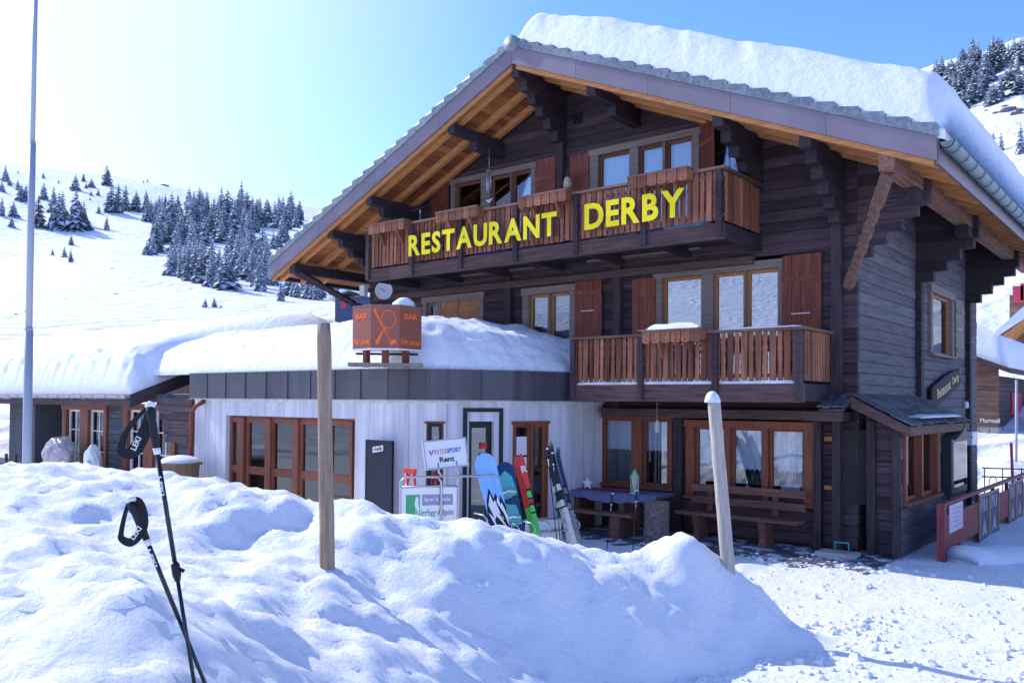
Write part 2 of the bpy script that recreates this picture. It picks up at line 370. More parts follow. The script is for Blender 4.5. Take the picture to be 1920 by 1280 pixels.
BX, BY = np.meshgrid(bx, by, indexing='ij'); BZ = bank_base(BX, BY)
LUMP = [(1292,1012,9.0,.16,.45),(905,1005,8.3,.2,.42),(450,930,8.6,.15,.5),(225,950,7.6,.12,.22),(60,1160,4.0,.16,.35),(190,1030,5.6,.14,.4),(270,1100,4.6,.12,.35),(700,1010,8.2,.12,.5),(1010,1060,8.1,.16,.45),(1120,1080,8.2,.14,.4),(820,1060,8.2,.14,.4),(400,960,8.4,.1,.4),(1230,1100,8.2,.14,.35)]
for a, b, c, amp, rr in LUMP:
    p = dep(a, b, c); BZ += amp*0.6*np.exp(-((BX-p.x)**2+(BY-p.y)**2)/(2*(rr*.6)**2))
mb = MB(); nx, ny = len(bx), len(by)
FIX = []
for q_, rr_ in ((dep(619, 1060, 7.2), .35), (dep(1364, 1050, 9.2), .35), (dep(1290, 1010, 9.0), .3)):
    i_ = int((q_.x-bx[0])/.055); j_ = int((q_.y-by[0])/.055); x, y = q_.x, q_.y; z_ = BZ[i_, j_]
    z_ += 0.10*noise.noise(Vector((x*1.5+3, y*1.5, 2.0))) + .06*noise.noise(Vector((x*3.4, y*3.4, 7.0))) + .09*(.36-noise.voronoi(Vector((x*1.25, y*1.25, 0.3)))[0][0]) - .02
    FIX.append((x, y, q_.z-z_, rr_))
for i in range(nx):
    for j in range(ny):
        x, y, z = bx[i], by[j], BZ[i, j]
        k = max(0.0, min(1.0, (z+0.05)/0.3))
        v = Vector((x, y, 0))
        c1 = noise.noise(Vector((x*1.5+3, y*1.5, 2.0))); c2 = noise.noise(Vector((x*3.4, y*3.4, 7.0))); c3 = fbm(x*8, y*8, 4, 3)
        vo = noise.voronoi(Vector((x*1.25, y*1.25, 0.3)))[0][0]
        v2 = noise.voronoi(Vector((x*2.6+.3*c2, y*2.6, 5.3)))[0][0]; v3 = noise.voronoi(Vector((x*6.5, y*6.5+.4*c2, 1.1)))[0][0]
        c4 = abs(noise.noise(Vector((x*5.5, y*5.5, 1.7)))); c5 = noise.noise(Vector((x*17, y*17, 2.2)))
        z += k*(0.10*c1 + 0.06*c2 + 0.026*c3 + 0.09*(0.36-vo) - 0.04*c4 + 0.015*c5 + 0.17*(0.10-min(.3, v2*v2)) + 0.08*(0.08-min(.25, v3*v3)))
        for tx_, ty_, dl, rr_ in FIX: z += dl*math.exp(-((x-tx_)**2+(y-ty_)**2)/(2*rr_*rr_))
        mb.v.append(Vector((x, y, z)))
for i in range(nx-1):
    for j in range(ny-1):
        a = i*ny+j
        if max(mb.v[a].z, mb.v[a+ny].z, mb.v[a+1].z, mb.v[a+ny+1].z) > -0.12 : mb.f.append((a, a+ny, a+ny+1, a+1)); mb.m.append(0)
mb.build('snow_bank', M['snow'], None, True, (-6, 5, 0), kind='structure')
def bankz(x, y): return float(bank_base(np.array([[x]]), np.array([[y]]))[0, 0])
# ================================================================ chalet
XL, XR, YF, YB, YV = -16.7, -4.52, 14.67, 24.2, 12.95
RX, RZ, SR, SL = -10.6, 9.47, 0.423, 0.45
EXR, EXL = -2.9, -18.6
def roofz(x): return RZ - (SR*(x-RX) if x > RX else SL*(RX-x))
def soffx(z, side):                      # x where wall plane meets the soffit
    zz = RZ-0.26-z
    return RX + zz/SR if side > 0 else RX - zz/SL
chalet = thing('chalet', 'large dark wooden chalet with balconies and snowy gable roof', 'chalet', (-10.6, 19, 0))
FW = Wall(0, YF, 1, 0); SW = Wall(XR, 0, 0, 1)
def q2(pxa, pya, pxb, pyb, Y=YF):        # pixel rectangle -> x0,x1,z0,z1
    a = fx(pxa, pya, Y); b = fx(pxb, pyb, Y); c = fx(pxa, pyb, Y); d = fx(pxb, pya, Y)
    return min(a[0], c[0]), max(b[0], d[0]), (c[1]+b[1])/2, (a[1]+d[1])/2
ZF1, ZF2 = 2.72, 5.36                    # floor levels
def xs_(pa, pb, py): return fx(pa, py, YF)[0], fx(pb, py, YF)[0]
g2 = q2(1288, 789, 1527, 936); g1 = q2(1115, 773, 1262, 908)
f4 = (*xs_(1230, 1478, 560), ZF1+.05, fx(1350, 497, YF)[1]); f3 = (*xs_(982, 1082, 590), fx(1030, 655, YF)[1], fx(1030, 537, YF)[1])
f2 = (*xs_(795, 908, 575), 3.6, fx(850, 553, YF)[1])
u5 = (*xs_(848, 1006, 340), ZF2+.05, fx(925, 322, YF)[1]); u6 = (*xs_(1108, 1313, 300), ZF2+.05, fx(1210, 262, YF)[1])
OPEN = [g1, g2, f4, f3, f2, u5, u6]
def plank(parent, wall, s0, s1, z0, z1, material, o=0.0, st0=None, st1=None, th=0.12, name='plank', ch=0.016):
    """one log course with chamfered edges; st0/st1 are the ends at the top edge"""
    st0 = s0 if st0 is None else st0; st1 = s1 if st1 is None else st1
    pr = [(o-th, z0), (o-ch, z0), (o, z0+ch), (o, z1-ch), (o-ch, z1), (o-th, z1)]
    m_ = MB(); L_ = []; R_ = []
    for oo, zz in pr:
        k = (zz-z0)/(z1-z0); L_.append(wall.p(s0+(st0-s0)*k, zz, oo)); R_.append(wall.p(s1+(st1-s1)*k, zz, oo))
    m_.v = L_+R_; n = 6
    m_.f = [tuple(range(n-1, -1, -1)), tuple(range(n, 2*n))] + [(k, (k+1) % n, n+(k+1) % n, n+k) for k in range(n)]
    m_.m = [0]*len(m_.f)
    return m_.build(name, material, parent)
def planks(parent, wall, s0, s1, z0, z1, h, material, opens=(), gable=False, proud=0.008, th=0.12):
    n = max(1, round((z1-z0)/h)); h = (z1-z0)/n
    for k in range(n):
        a, b = z0+k*h, z0+(k+1)*h; mid = (a+b)/2
        lo, hi, lot, hit = s0, s1, s0, s1
        if gable:
            lo = max(s0, soffx(a, -1)); hi = min(s1, soffx(a, 1)); lot = max(s0, soffx(b, -1)); hit = min(s1, soffx(b, 1))
            if hit-lot < 0.1: continue
        cuts = sorted((p[0], p[1]) for p in opens if p[2] < mid < p[3])
        segs = []; cur = (lo, lot)
        for c0, c1 in cuts:
            if c0 > cur[0]+0.02: segs.append((cur[0], c0, cur[1], c0))
            cur = (max(cur[0], c1), max(cur[1], c1))
        if hi > cur[0]+0.02: segs.append((cur[0], hi, cur[1], hit))
        for (p0, p1, t0, t1) in segs:
            plank(parent, wall, p0, p1, a, b, material, random.uniform(-proud, proud), t0, t1, th)
front = MB(); FW.box(front, XL+.15, XR-.15, 0, 0.22, -.3, -.14); front = front.build('front_wall', M['logx'], chalet)
planks(front, FW, XL, XR, 0.06, 9.2, 0.195, M['logx'], OPEN, True)
sw_opens = [(on(1741, 560, 0, XR).y, on(1785, 560, 0, XR).y, on(1760, 665, 0, XR).z, on(1760, 540, 0, XR).z)]
side = MB(); SW.box(side, YF+.15, YB, 0, 0.2, -.3, -.14); side = side.build('side_wall', M['logy'], chalet)
planks(side, SW, YF+.02, YB, 0.06, 6.35, 0.195, M['logy'], sw_opens)
bk = MB(); bk.box(XL, XR-.13, YB, YB+.15, 0, 6.2); bk.box(XL, XL+.14, YF+.15, YB, 0, 6.3)
bk.prism([(XL, YB, 6.2), (XR, YB, 6.2), (RX, YB, 8.9)], (0, .15, 0)); bk.build('rear_wall', M['logz'], chalet)
# upper floors inside, so that nothing shows through
fl = MB(); fl.box(XL+.2, XR-.2, YF+1.3, YB-.1, ZF1-.15, ZF1); fl.box(XL+.2, XR-.2, YF+1.3, YB-.1, ZF2-.15, ZF2); fl.box(XL+.2, XR-.2, YF+1.3, YF+1.4, 0, 8.0); fl.build('inner_floor', M['room'], chalet)
# --- log ends: cross walls that project from the side wall and step out under the eave
def step_wall(Y, th, name):
    for k in range(34):
        a = 0.06+k*0.195; e = 0.10
        if a > 4.9: e = 0.10 + (a-4.75)*1.22
        if Y < 15: e = 0.0 if a < 4.9 else (a-4.75)*1.22
        if e <= 0: continue
        e = min(e, 1.12)
        z1 = a+.191
        if a > roofz(XR)-.30: break
        z1 = min(z1, roofz(XR)-.265); xb_, xt_ = min(XR+e, soffx(a, 1)), min(XR+e, soffx(z1, 1))
        m_ = MB(); m_.prism([(XR+.002, Y, a), (xb_, Y, a), (xt_, Y, z1), (XR+.002, Y, z1)], (0, th, 0)); m_.build('log_end', M['logx'] if Y < 15 else M['darky'], side)
step_wall(YF-.003, .14, 'a'); step_wall(18.35, .2, 'b'); step_wall(22.9, .2, 'c')
# --- wall posts on the facade
def fpost(px, py, z0, z1, w=0.17, o=0.13, parent=None):
    x = fx(px, py, YF)[0]; m_ = MB(); FW.box(m_, x-w/2, x+w/2, z0, z1, 0.012, o); return m_.build('post', M['logz'], parent or chalet)
fpost(1572, 560, 2.3, 5.75); fpost(1055, 320, ZF2, 8.3); fpost(1162, 560, 2.3, 5.2); fpost(958, 560, 2.9, 5.2); fpost(1275, 860, 0.05, 2.3); fpost(1537, 870, 0.02, 2.3, .13); fpost(1392, 350, ZF2, 6.7, .15)
m_ = MB(); FW.box(m_, XL+.3, -6.3, 4.98, 5.12, .012, .16); m_.build('wall_beam', M['darkx'], chalet)
m_ = MB(); FW.box(m_, -9.4, -4.75, 2.2, 2.36, .012, .30); m_.build('wall_beam', M['darkx'], chalet)
# --- windows
def window(parent, wall, s0, s1, z0, z1, panes, casing=0.12, cm=None, fm=None, curtain=None, proud=0.05, sill=True, rec=0.05, bars=0, fw=0.055, top=None, glassm=None, roomd=0.9, name='window', fillm=None):
    """casing round the opening; panes = list of (s0,s1) fractions; each pane gets its sash, glass and curtain"""
    cm = cm or M['casing']; fm = fm or M['redz']; gm = glassm or M['glass']
    c = MB(); w_ = s1-s0
    top = casing*1.2 if top is None else top
    wall.box(c, s0, s0+casing, z0, z1-top, -.10, proud); wall.box(c, s1-casing, s1, z0, z1-top, -.10, proud)
    wall.box(c, s0-.03, s1+.03, z1-top, z1, -.10, proud+.02)
    if sill: wall.box(c, s0-.03, s1+.03, z0-.05, z0, -.10, proud+.06)
    a0, a1, b0, b1 = s0+casing, s1-casing, z0, z1-top
    # solid fillers between the sashes
    ps = [(a0+(a1-a0)*p[0], a0+(a1-a0)*p[1]) for p in panes]
    cur = a0
    for p0, p1 in ps+[(a1, a1)]:
        if p0-cur > 0.02: wall.box(c, cur, p0, b0, b1, -.10, proud-.006)
        cur = p1
    win = c.build(name, fillm or cm, parent)
    rm = MB()
    for q in ((a0, a1, b0, b1),):
        A, B, C_, D = wall.p(a0, b0, -.14), wall.p(a1, b0, -.14), wall.p(a1, b1, -.14), wall.p(a0, b1, -.14)
        A2, B2, C2, D2 = [wall.p(s_, z_, -roomd) for s_, z_ in ((a0-.3, b0-.1), (a1+.3, b0-.1), (a1+.3, b1), (a0-.3, b1))]
        rm.quad([A2, B2, C2, D2]); rm.quad([A, B, B2, A2]); rm.quad([D, D2, C2, C_]); rm.quad([A, A2, D2, D]); rm.quad([B, C_, C2, B2])
    rm.build('interior', M['room'], win)
    for p0, p1 in ps:
        f = MB()
        wall.box(f, p0, p0+fw, b0, b1, -.09, -rec+.012); wall.box(f, p1-fw, p1, b0, b1, -.09, -rec+.012)
        wall.box(f, p0+fw, p1-fw, b0, b0+fw, -.09, -rec+.009); wall.box(f, p0+fw, p1-fw, b1-fw, b1, -.09, -rec+.009)
        for k in range(bars):
            zz = b0+(b1-b0)*(k+1)/(bars+1); wall.box(f, p0+fw, p1-fw, zz-.012, zz+.012, -.085, -rec)
        if bars: wall.box(f, (p0+p1)/2-.012, (p0+p1)/2+.012, b0+fw, b1-fw, -.084, -rec+.003)
        f.build('sash', fm, win)
        g = MB(); wall.box(g, p0+fw-.004, p1-fw+.004, b0+fw-.004, b1-fw+.004, -.076, -.070); g.build('pane', gm, win)
        if curtain:
            kind, frac = curtain
            cu = MB(); n = 40; za = b1-fw-(b1-b0-2*fw)*frac
            if kind == 'net':
                for k in range(n+1):
                    s_ = p0+(p1-p0)*k/n; oo = -.15+.018*math.sin(k*1.15+p0*7)+.008*math.sin(k*2.7)
                    zb = za + .045*abs(((k*0.35) % 2)-1)
                    cu.v += [wall.p(s_, zb, oo), wall.p(s_, b1, oo)]
                for k in range(n): cu.f.append((2*k, 2*k+2, 2*k+3, 2*k+1)); cu.m.append(0)
                cu.build('curtain', M['curtain'], win, True)
            else:
                nb = int((b1-za)/.045)
                for k in range(nb):
                    zz = b1-.045*(k+1); wall.box(cu, p0+.01, p1-.01, zz+.004, zz+.043, -.145, -.140)
                cu.build('blind', M['blind'], win)
    return win
def shutter(parent, wall, s0, s1, z0, z1, o=0.05, material=None, hinge=None, ang=0, boards=3):
    material = material or M['shut']; m_ = MB(); W2 = s1-s0
    def pt(a, z, oo):
        if not ang: return wall.p(s0+a, z, o+oo)
        if hinge == 'r': return wall.p(s1 - (W2-a)*math.cos(ang), z, o + (W2-a)*math.sin(ang)+oo)
        return wall.p(s0 + a*math.cos(ang), z, o + a*math.sin(ang)+oo)
    def bx_(a, b, za, zb, oa, ob):
        m_.box8([pt(a,za,ob),pt(b,za,ob),pt(b,za,oa),pt(a,za,oa),pt(a,zb,ob),pt(b,zb,ob),pt(b,zb,oa),pt(a,zb,oa)])
    bw = W2/boards
    for k in range(boards): bx_(k*bw+.003, (k+1)*bw-.003, z0, z1, 0, .028)
    sh = m_.build('shutter', material, parent)
    m_ = MB(); h_ = z1-z0
    bx_(.005, W2-.005, z1-h_*.20-.05, z1-h_*.20+.04, .029, .05); m_.build('batten', material, sh)
    if h_ > 1.3: m_ = MB(); bx_(.005, W2-.005, z0+h_*.12-.04, z0+h_*.12+.04, .029, .05); m_.build('batten', material, sh)
    m_ = MB(); bx_(W2*.25, W2*.72, z0+h_*.5-.008, z0+h_*.5+.008, .029, .036); m_.build('latch', M['steel'], sh)
    return sh
window(chalet, FW, *g2, [(0.03, .31), (.355, .635), (.68, .97)], .10, M['redz'], M['redz'], ('net', .62), fillm=M['redz'])
window(chalet, FW, *g1, [(0.06, .50), (.64, 1.0)], .10, M['redz'], M['redz'], ('net', .5), fillm=M['redz'])
window(chalet, FW, *f4, [(0.01, .365), (.46, .72), (.73, .99)], .13, M['casing'], M['honey'], ('blind', 1.0), glassm=M['glassb'])
shutter(chalet, FW, *xs_(1189, 1232, 570), ZF1+.15, f4[3]-.12)
shutter(chalet, FW, *xs_(1469, 1543, 555), ZF1+.3, f4[3]+.03, boards=4)
window(chalet, FW, *f3, [(0.03, .48), (.52, .97)], .13, M['casing'], M['honey'], ('blind', .35))
shutter(chalet, FW, *xs_(1081, 1132, 580), f3[2]+.12, f3[3]+.05)
w2 = window(chalet, FW, *f2, [(0.0, .2), (.28, 1.0)], .12, M['casing'], M['casing'], ('blind', 1.0))
a_, b_ = xs_(822, 861, 580); shutter(w2, FW, a_, b_-.005, 3.65, f2[3]-.13, .0, M['shutl'], boards=2); a_, b_ = xs_(861, 900, 580); shutter(w2, FW, a_+.005, b_, 3.65, f2[3]-.13, .0, M['shutl'], boards=2)
window(chalet, FW, *u5, [(0.0, .36), (.48, .74), (.75, 1.0)], .12, M['casing'], M['redz'], ('net', .95), top=.12)
shutter(chalet, FW, *xs_(1008, 1045, 330), ZF2+.2, u5[3]+.02); shutter(chalet, FW, *xs_(812, 845, 375), ZF2+.2, u5[3]-.05)
window(chalet, FW, *u6, [(0.03, .37), (.46, .71), (.73, .99)], .13, M['casing'], M['redz'], ('net', .97), top=.13)
shutter(chalet, FW, *xs_(1072, 1108, 320), ZF2+.2, u6[3]-.04)
a_, b_ = xs_(1316, 1372, 290); shutter(chalet, FW, a_, b_, ZF2+.2, u6[3]+.06, .05, None, 'l', R(38))
window(chalet, SW, *sw_opens[0], [(0.03, .97)], .14, M['casing'], M['honey'], ('blind', .5))
a_ = sw_opens[0]; shutter(chalet, SW, a_[1]+.02, a_[1]+.85, a_[2], a_[3]-.1, material=M['casing'])
m_ = MB(); x, z = fx(1084, 222, YF); FW.box(m_, x-.12, x+.12, z-.12, z+.12, -.01, .012); m_.build('vent_opening', M['black'], chalet)
# --- roof
roof = MB()
for x0, x1 in ((EXL, RX), (RX, EXR)):
    z0, z1 = roofz(x0), roofz(x1)
    roof.box8([(x0, YV+.03, z0-.20), (x1, YV+.03, z1-.20), (x1, 26, z1-.20), (x0, 26, z0-.20), (x0, YV+.03, z0), (x1, YV+.03, z1), (x1, 26, z1), (x0, 26, z0)])
roof = roof.build('roof', M['darky'], chalet)
def slope_box(mb, xa, xb, y0, y1, t0, t1):   # slab following the slope, t measured down from roof surface
    za, zb = roofz(xa), roofz(xb)
    return mb.box8([(xa,y0,za-t1),(xb,y0,zb-t1),(xb,y1,zb-t1),(xa,y1,za-t1),(xa,y0,za-t0),(xb,y0,zb-t0),(xb,y1,zb-t0),(xa,y1,za-t0)])
for x0, x1 in ((EXL+.04, RX), (RX, EXR-.04)):
    n = int(abs(x1-x0)/0.165)
    for k in range(n):
        a = x0+(x1-x0)*k/n; b = x0+(x1-x0)*(k+1)/n
        m_ = MB(); slope_box(m_, a+.004, b-.004, YV+.035, 25.9, .203, .225+random.uniform(0, .004)); m_.build('soffit_board', M['soffit'], roof)
    for Y in (13.28, 13.93, 14.5) + tuple(15.3+.8*k for k in range(13)):
        if Y > 14.67 and x0 < RX: continue
        xa, xb = (x0, x1) if Y < 14.67 else (XR+.05, x1)
        m_ = MB(); slope_box(m_, xa+.01, xb-.01, Y-.055, Y+.055, .231, .37); m_.build('rafter', M['rafter'], roof)
# sheet metal verge boards in lengths
for x0, x1, n in ((EXL, RX, 4), (RX, EXR, 5)):
    for k in range(n):
        a = x0+(x1-x0)*k/n; b = x0+(x1-x0)*(k+1)/n
        m_ = MB(); slope_box(m_, a+.003, b-.003, YV-.035, YV+.028, -.012, .32); m_.build('verge_board', M['fascia'], roof)
    m_ = MB(); slope_box(m_, x0+.05, x1-.05, YV+.034, YV+.09, .25, .40); m_.build('verge_lath', M['rafter'], roof)
# verge tiles, each lapping over the one below
for x0, x1 in ((RX, EXR+.02), (RX, EXL-.02)):
    n = 22; d = (x1-x0)/n
    for k in range(n):
        a = x0+d*k+(.12 if k == 0 else 0)*(1 if d > 0 else -1); b = x0+d*(k+1)
        m_ = MB(); za, zb = roofz(a), roofz(b); up = .115
        m_.prism([(a, YV-.06, za+.016), (b, YV-.06, zb+.016), (b, YV-.06, zb+.19), (b-d*.08, YV-.06, zb+.225), (a+d*.03, YV-.06, za+.135), (a, YV-.06, za+.10)], (0, .42, 0))
        m_.build('verge_tile', M['tile'], roof)
m_ = MB(); m_.tube([(RX, YV-.09, RZ+.06), (RX, 25.9, RZ+.06)], .17, 14); m_.build('ridge_cap', M['tile'], roof, True)
m_ = MB(); slope_box(m_, EXR-.03, EXR+.02, YV, 26, -.01, .36); m_.build('eave_board', M['fascia'], roof); 
m_ = MB(); slope_box(m_, EXL-.02, EXL+.03, YV, 26, -.01, .30); m_.build('eave_board', M['darky'], roof)
# half round gutter with brackets
def gutter(parent, p0, p1, r, material, nb, side=1, name='gutter'):
    m_ = MB(); p0 = Vector(p0); p1 = Vector(p1); t = (p1-p0).normalized(); n = t.cross(Vector((0, 0, 1)))
    prof = []
    for k in range(13):
        a = math.pi*k/12; prof.append((math.cos(a)*r, -math.sin(a)*r))
    for k in range(12, -1, -1):
        a = math.pi*k/12; prof.append((math.cos(a)*(r-.012), -math.sin(a)*(r-.012)))
    m_.prism([p0+n*a+Vector((0, 0, b)) for a, b in prof], p1-p0)
    m_.prism([p0+n*a+Vector((0, 0, b)) for a, b in prof[:13]], t*.01)
    g = m_.build(name, material, parent)
    for k in range(nb):
        c = p0+(p1-p0)*((k+.5)/nb); q = MB()
        q.tube([c+n*math.cos(math.pi*j/10)*(r+.012)+Vector((0, 0, -math.sin(math.pi*j/10)*(r+.012))) for j in range(11)], .009, 5); q.build('gutter_bracket', material, g)
    return g
gutter(roof, (EXR+.13, YV-.05, 6.14), (EXR+.13, 25.8, 6.10), .10, M['gutter'], 22)
m_ = MB(); m_.tube([(EXL-.1, YV+.05, roofz(EXL)-.12), (EXL-.1, 25.8, roofz(EXL)-.16)], .08, 10); m_.build('gutter', M['gutter'], roof)
# --- purlins with stepped consoles
def console(x, zt, steps, w=.19, front=13.02, material=None, back=YF+.02):
    h = .19
    for k in range(steps):
        y0 = front + (back-front)*(k/(steps+0.35))
        m_ = MB(); z1 = zt-k*h
        m_.prism([(x-w/2, y0+.03, z1-h+.004), (x-w/2, back, z1-h+.004), (x-w/2, back, z1), (x-w/2, y0, z1), (x-w/2, y0, z1-h*.75)], (w, 0, 0))
        m_.build('console', material or M['darky'], roof)
for px, py, st in ((966, 128, 6), (1108, 165, 2), (1346, 222, 5), (1509, 258, 6), (846, 240, 2), (692, 372, 4), (620, 437, 5)):
    x = on(px, py, 1, 13.03).x; console(x, roofz(x)-.375, st)
# outer purlins that carry the eaves
for x, nm in ((-3.6, 'r'), (-17.75, 'l')):
    m_ = MB(); zt = roofz(x)-.37; m_.box(x-.11, x+.11, 13.02, 25.5, zt-.24, zt); m_.build('purlin', M['purlin'] if nm == 'r' else M['darky'], roof)
m_ = MB(); zt = roofz(-3.6)-.62; m_.box(-3.72, -3.48, 14.3, 14.85, zt-.2, zt); m_.build('purlin_block', M['darky'], roof)
m_ = MB(); m_.box(-3.72, -3.48, 17.9, 18.7, zt-.2, zt); m_.build('purlin_block', M['darky'], roof)
def twisted_brace(p0, p1, w=.15, n=9):
    p0, p1 = Vector(p0), Vector(p1); t = (p1-p0); L_ = t.length; t.normalize(); s_ = Vector((0, 1, 0)).cross(t).normalized(); d_ = t.cross(s_)
    m_ = MB(); K = 60; i0 = 0
    for k in range(K+1):
        f = k/K; c = p0+t*L_*f; cut = 0.0
        if .12 < f < .72: cut = .34*abs(math.sin((f-.12)/.60*math.pi*n))
        a_ = w*.5; tw = 0.0
        for (aa, bb) in ((-1, -1), (1, -1), (1, 1), (-1, 1)):
            q = 1-(cut if (aa > 0) == (int((f-.12)/.60*n) % 2 == 0) else cut*.5)
            m_.v.append(c + s_*aa*a_*q + d_*bb*a_*q)
    for k in range(K):
        for j in range(4): m_.f.append((4*k+j, 4*k+(j+1) % 4, 4*k+4+(j+1) % 4, 4*k+4+j)); m_.m.append(0)
    m_.f += [(3, 2, 1, 0), (4*K, 4*K+1, 4*K+2, 4*K+3)]; m_.m += [0, 0]
    return m_.build('twisted_brace', M['baly'], roof)
a_ = fx(1588, 520, YF-.12); twisted_brace((a_[0]+.02, YF-.10, a_[1]-.15), (-3.62, 13.2, roofz(-3.6)-.60))
a_ = fx(690, 572, YF-.12); b_ = twisted_brace((a_[0]+.4, YF-.10, a_[1]-.35), (-17.75, 13.15, roofz(-17.75)-.55)); b_.data.materials[0] = M['darky']
# ================================================================ balconies
def bal_mesh(kind, w, h):
    m_ = MB(); t = .024
    if kind == 'wide':
        pts = [(-w/2, 0), (w/2, 0), (w/2-.004, h*.3), (w/2+.003, h*.6), (w/2, h), (-w/2, h), (-w/2+.004, h*.5)]
    else:
        L_ = []; n = 24
        for k in range(n+1):
            f = k/n; L_.append((w/2*(1-.30*abs(math.sin(f*math.pi*4.5))), f*h))
        pts = L_ + [(-a, b) for a, b in reversed(L_)]
    m_.prism([Vector((a, 0, b)) for a, b in pts], (0, t, 0))
    me = bpy.data.meshes.new('baluster'); me.from_pydata([tuple(v) for v in m_.v], [], m_.f); me.materials.append(M['balz']); me.update(); return me
def balcony(name, x0, x1, yf, zb0, zb1, zrail, posts, label):
    m_ = MB(); m_.box(x0+.03, x1-.03, yf+.06, YF-.01, zb1-.07, zb1-.01)
    bal = m_.build('balcony', M['darky'], chalet); bal['label'] = label
    m_ = MB(); m_.box(x0, x1, yf, yf+.10, zb0, zb1); m_.build('front_beam', M['darkx'], bal)
    for xx in (x0+.05, x1-.05):
        m_ = MB(); m_.box(xx-.05, xx+.05, yf+.102, YF-.01, zb0+.02, zb1); m_.build('side_beam', M['darky'], bal)
    for k in range(1, 6):
        xx = x0+(x1-x0)*k/6; m_ = MB(); m_.box(xx-.06, xx+.06, yf+.102, YF-.01, zb0+.05, zb1-.072); m_.build('joist', M['darky'], bal)
    m_ = MB(); m_.box(x0-.05, x1+.05, yf-.05, yf+.09, zrail-.045, zrail); m_.build('hand_rail', M['balx'], bal)
    for xx in (x0, x1):
        m_ = MB(); m_.box(xx-.05, xx+.05, yf+.092, YF-.01, zrail-.045, zrail-.002); m_.build('hand_rail', M['baly'], bal)
    for zz in (zb1+.14, zrail-.16):
        m_ = MB(); m_.box(x0+.02, x1-.02, yf+.037, yf+.075, zz-.03, zz+.03); m_.build('cross_rail', M['balx'], bal)
        m_ = MB(); m_.box(x1-.055, x1-.02, yf+.08, YF-.02, zz-.03, zz+.03); m_.build('cross_rail', M['baly'], bal)
    for xx in posts:
        n = 5; h0, h1 = zb0+.03, zrail-.045
        m_ = MB()
        for k in range(n):
            a, b = h0+(h1-h0)*k/n, h0+(h1-h0)*(k+1)/n
            m_.prism([(xx-.055, yf-.06, a+.006), (xx+.055, yf-.06, a+.006), (xx+.046, yf-.06, b), (xx-.046, yf-.06, b)], (0, .095, 0))
        m_.build('post', M['logz'], bal)
    hb = zrail-.05-(zb1+.05); mw = bal_mesh('wide', .103, hb); ms = bal_mesh('carved', .088, hb)
    xx = x0+.06; k = 0
    def put(me, loc, rz=0):
        o = bpy.data.objects.new('baluster', me); link(o); o.parent = bal; o.location = Vector(loc)-wloc(bal); o.rotation_euler.z = rz
    while xx < x1-.06:
        put(mw if k % 2 == 0 else ms, (xx+random.uniform(-.004, .004), yf+.012, zb1+.05+random.uniform(-.006, .006)), 0)
        xx += .121; k += 1
    yy = yf+.17; k = 0
    while yy < YF-.08:
        put(ms if k % 2 == 0 else mw, (x1-.012, yy, zb1+.05), R(90)); put(mw, (x0+.012, yy, zb1+.05), R(-90))
        yy += .118; k += 1
    return bal
lx0 = on(1072, 690, 1, 13.26).x; lx1 = -4.92
lp = [lx0+.05] + [on(p, 690, 1, 13.22).x for p in (1200, 1340)] + [lx1-.055]
balcony('balcony', lx0, lx1, 13.26, 2.50, 2.80, 3.70, lp, 'lower balcony with snow along its floor edge')
ux0 = on(689, 470, 1, 13.06).x; ux1 = -6.18
up_ = [ux0+.05] + [on(p, 430, 1, 13.02).x for p in (771, 863, 966, 1079, 1206)] + [ux1-.055]
balcony('balcony', ux0, ux1, 13.06, 5.20, 5.47, 6.40, up_, 'upper balcony carrying the big yellow letters')
# pent roof and side lean-to on the ground floor (right corner)
lean = MB(); LW = Wall(-3.85, 0, 0, 1)
lean.box(-4.5, -3.87, 17.9, 18.0, 0.02, 2.2); lean = lean.build('lean_to', M['logz'], chalet)
lw_open = (on(1692, 870, 0, -3.85).y, on(1757, 870, 0, -3.85).y, on(1700, 940, 0, -3.85).z, on(1700, 793, 0, -3.85).z)
planks(lean, LW, YF+.02, 18.0, 0.02, 2.16, .195, M['logy'], [lw_open]); LF = Wall(0, YF-.01, 1, 0)
planks(lean, LF, XR+.14, -3.85, 0.02, 2.3, .195, M['logx'], [])
window(lean, LW, *lw_open, [(0.02, .46), (.5, .98)], .10, M['redz'], M['redz'], ('net', .45), fillm=M['redz'], glassm=M['glass'])
for x in (-4.28, -3.9): 
    m_ = MB(); FW.box(m_, x-.06, x+.06, 0.02, 2.2, .005, .10); m_.build('post', M['logz'], lean)
# lean-to roof of split shingles
def shingle_roof(parent, A, B, C_, D, rows, cols, seed):   # A,B eave ends ; D,C top ends
    rnd = random.Random(seed); A, B, C_, D = map(Vector, (A, B, C_, D)); n = (B-A).cross(D-A).normalized()
    if n.z < 0: n = -n
    for r in range(rows):
        for c in range(cols):
            u0 = (c+rnd.uniform(-.1, .1))/cols; u1 = (c+1+rnd.uniform(-.12, .02))/cols
            u0 = max(0, u0); v0 = r/rows+rnd.uniform(-.03, .03); v1 = min(1, (r+1.35)/rows)
            def P_(u, v): return (A+(B-A)*u)*(1-v)+(D+(C_-D)*u)*v
            lift = n*(.03+.010*rnd.random()); m_ = MB()
            a, b, c2, d = P_(u0, v0)+lift, P_(u1, v0)+lift, P_(u1, v1)+n*.008, P_(u0, v1)+n*.008
            m_.box8([a-n*.022, b-n*.022, c2-n*.015, d-n*.015, a, b, c2, d]); m_.build('shingle', M['shingle'], parent)
M['shingle'] = mat('grey shingle', (0.06, 0.07, 0.085), 0.8, (0.16, 0.165, 0.175), 9, None, 0.3, 0.2, rnd=0.35)
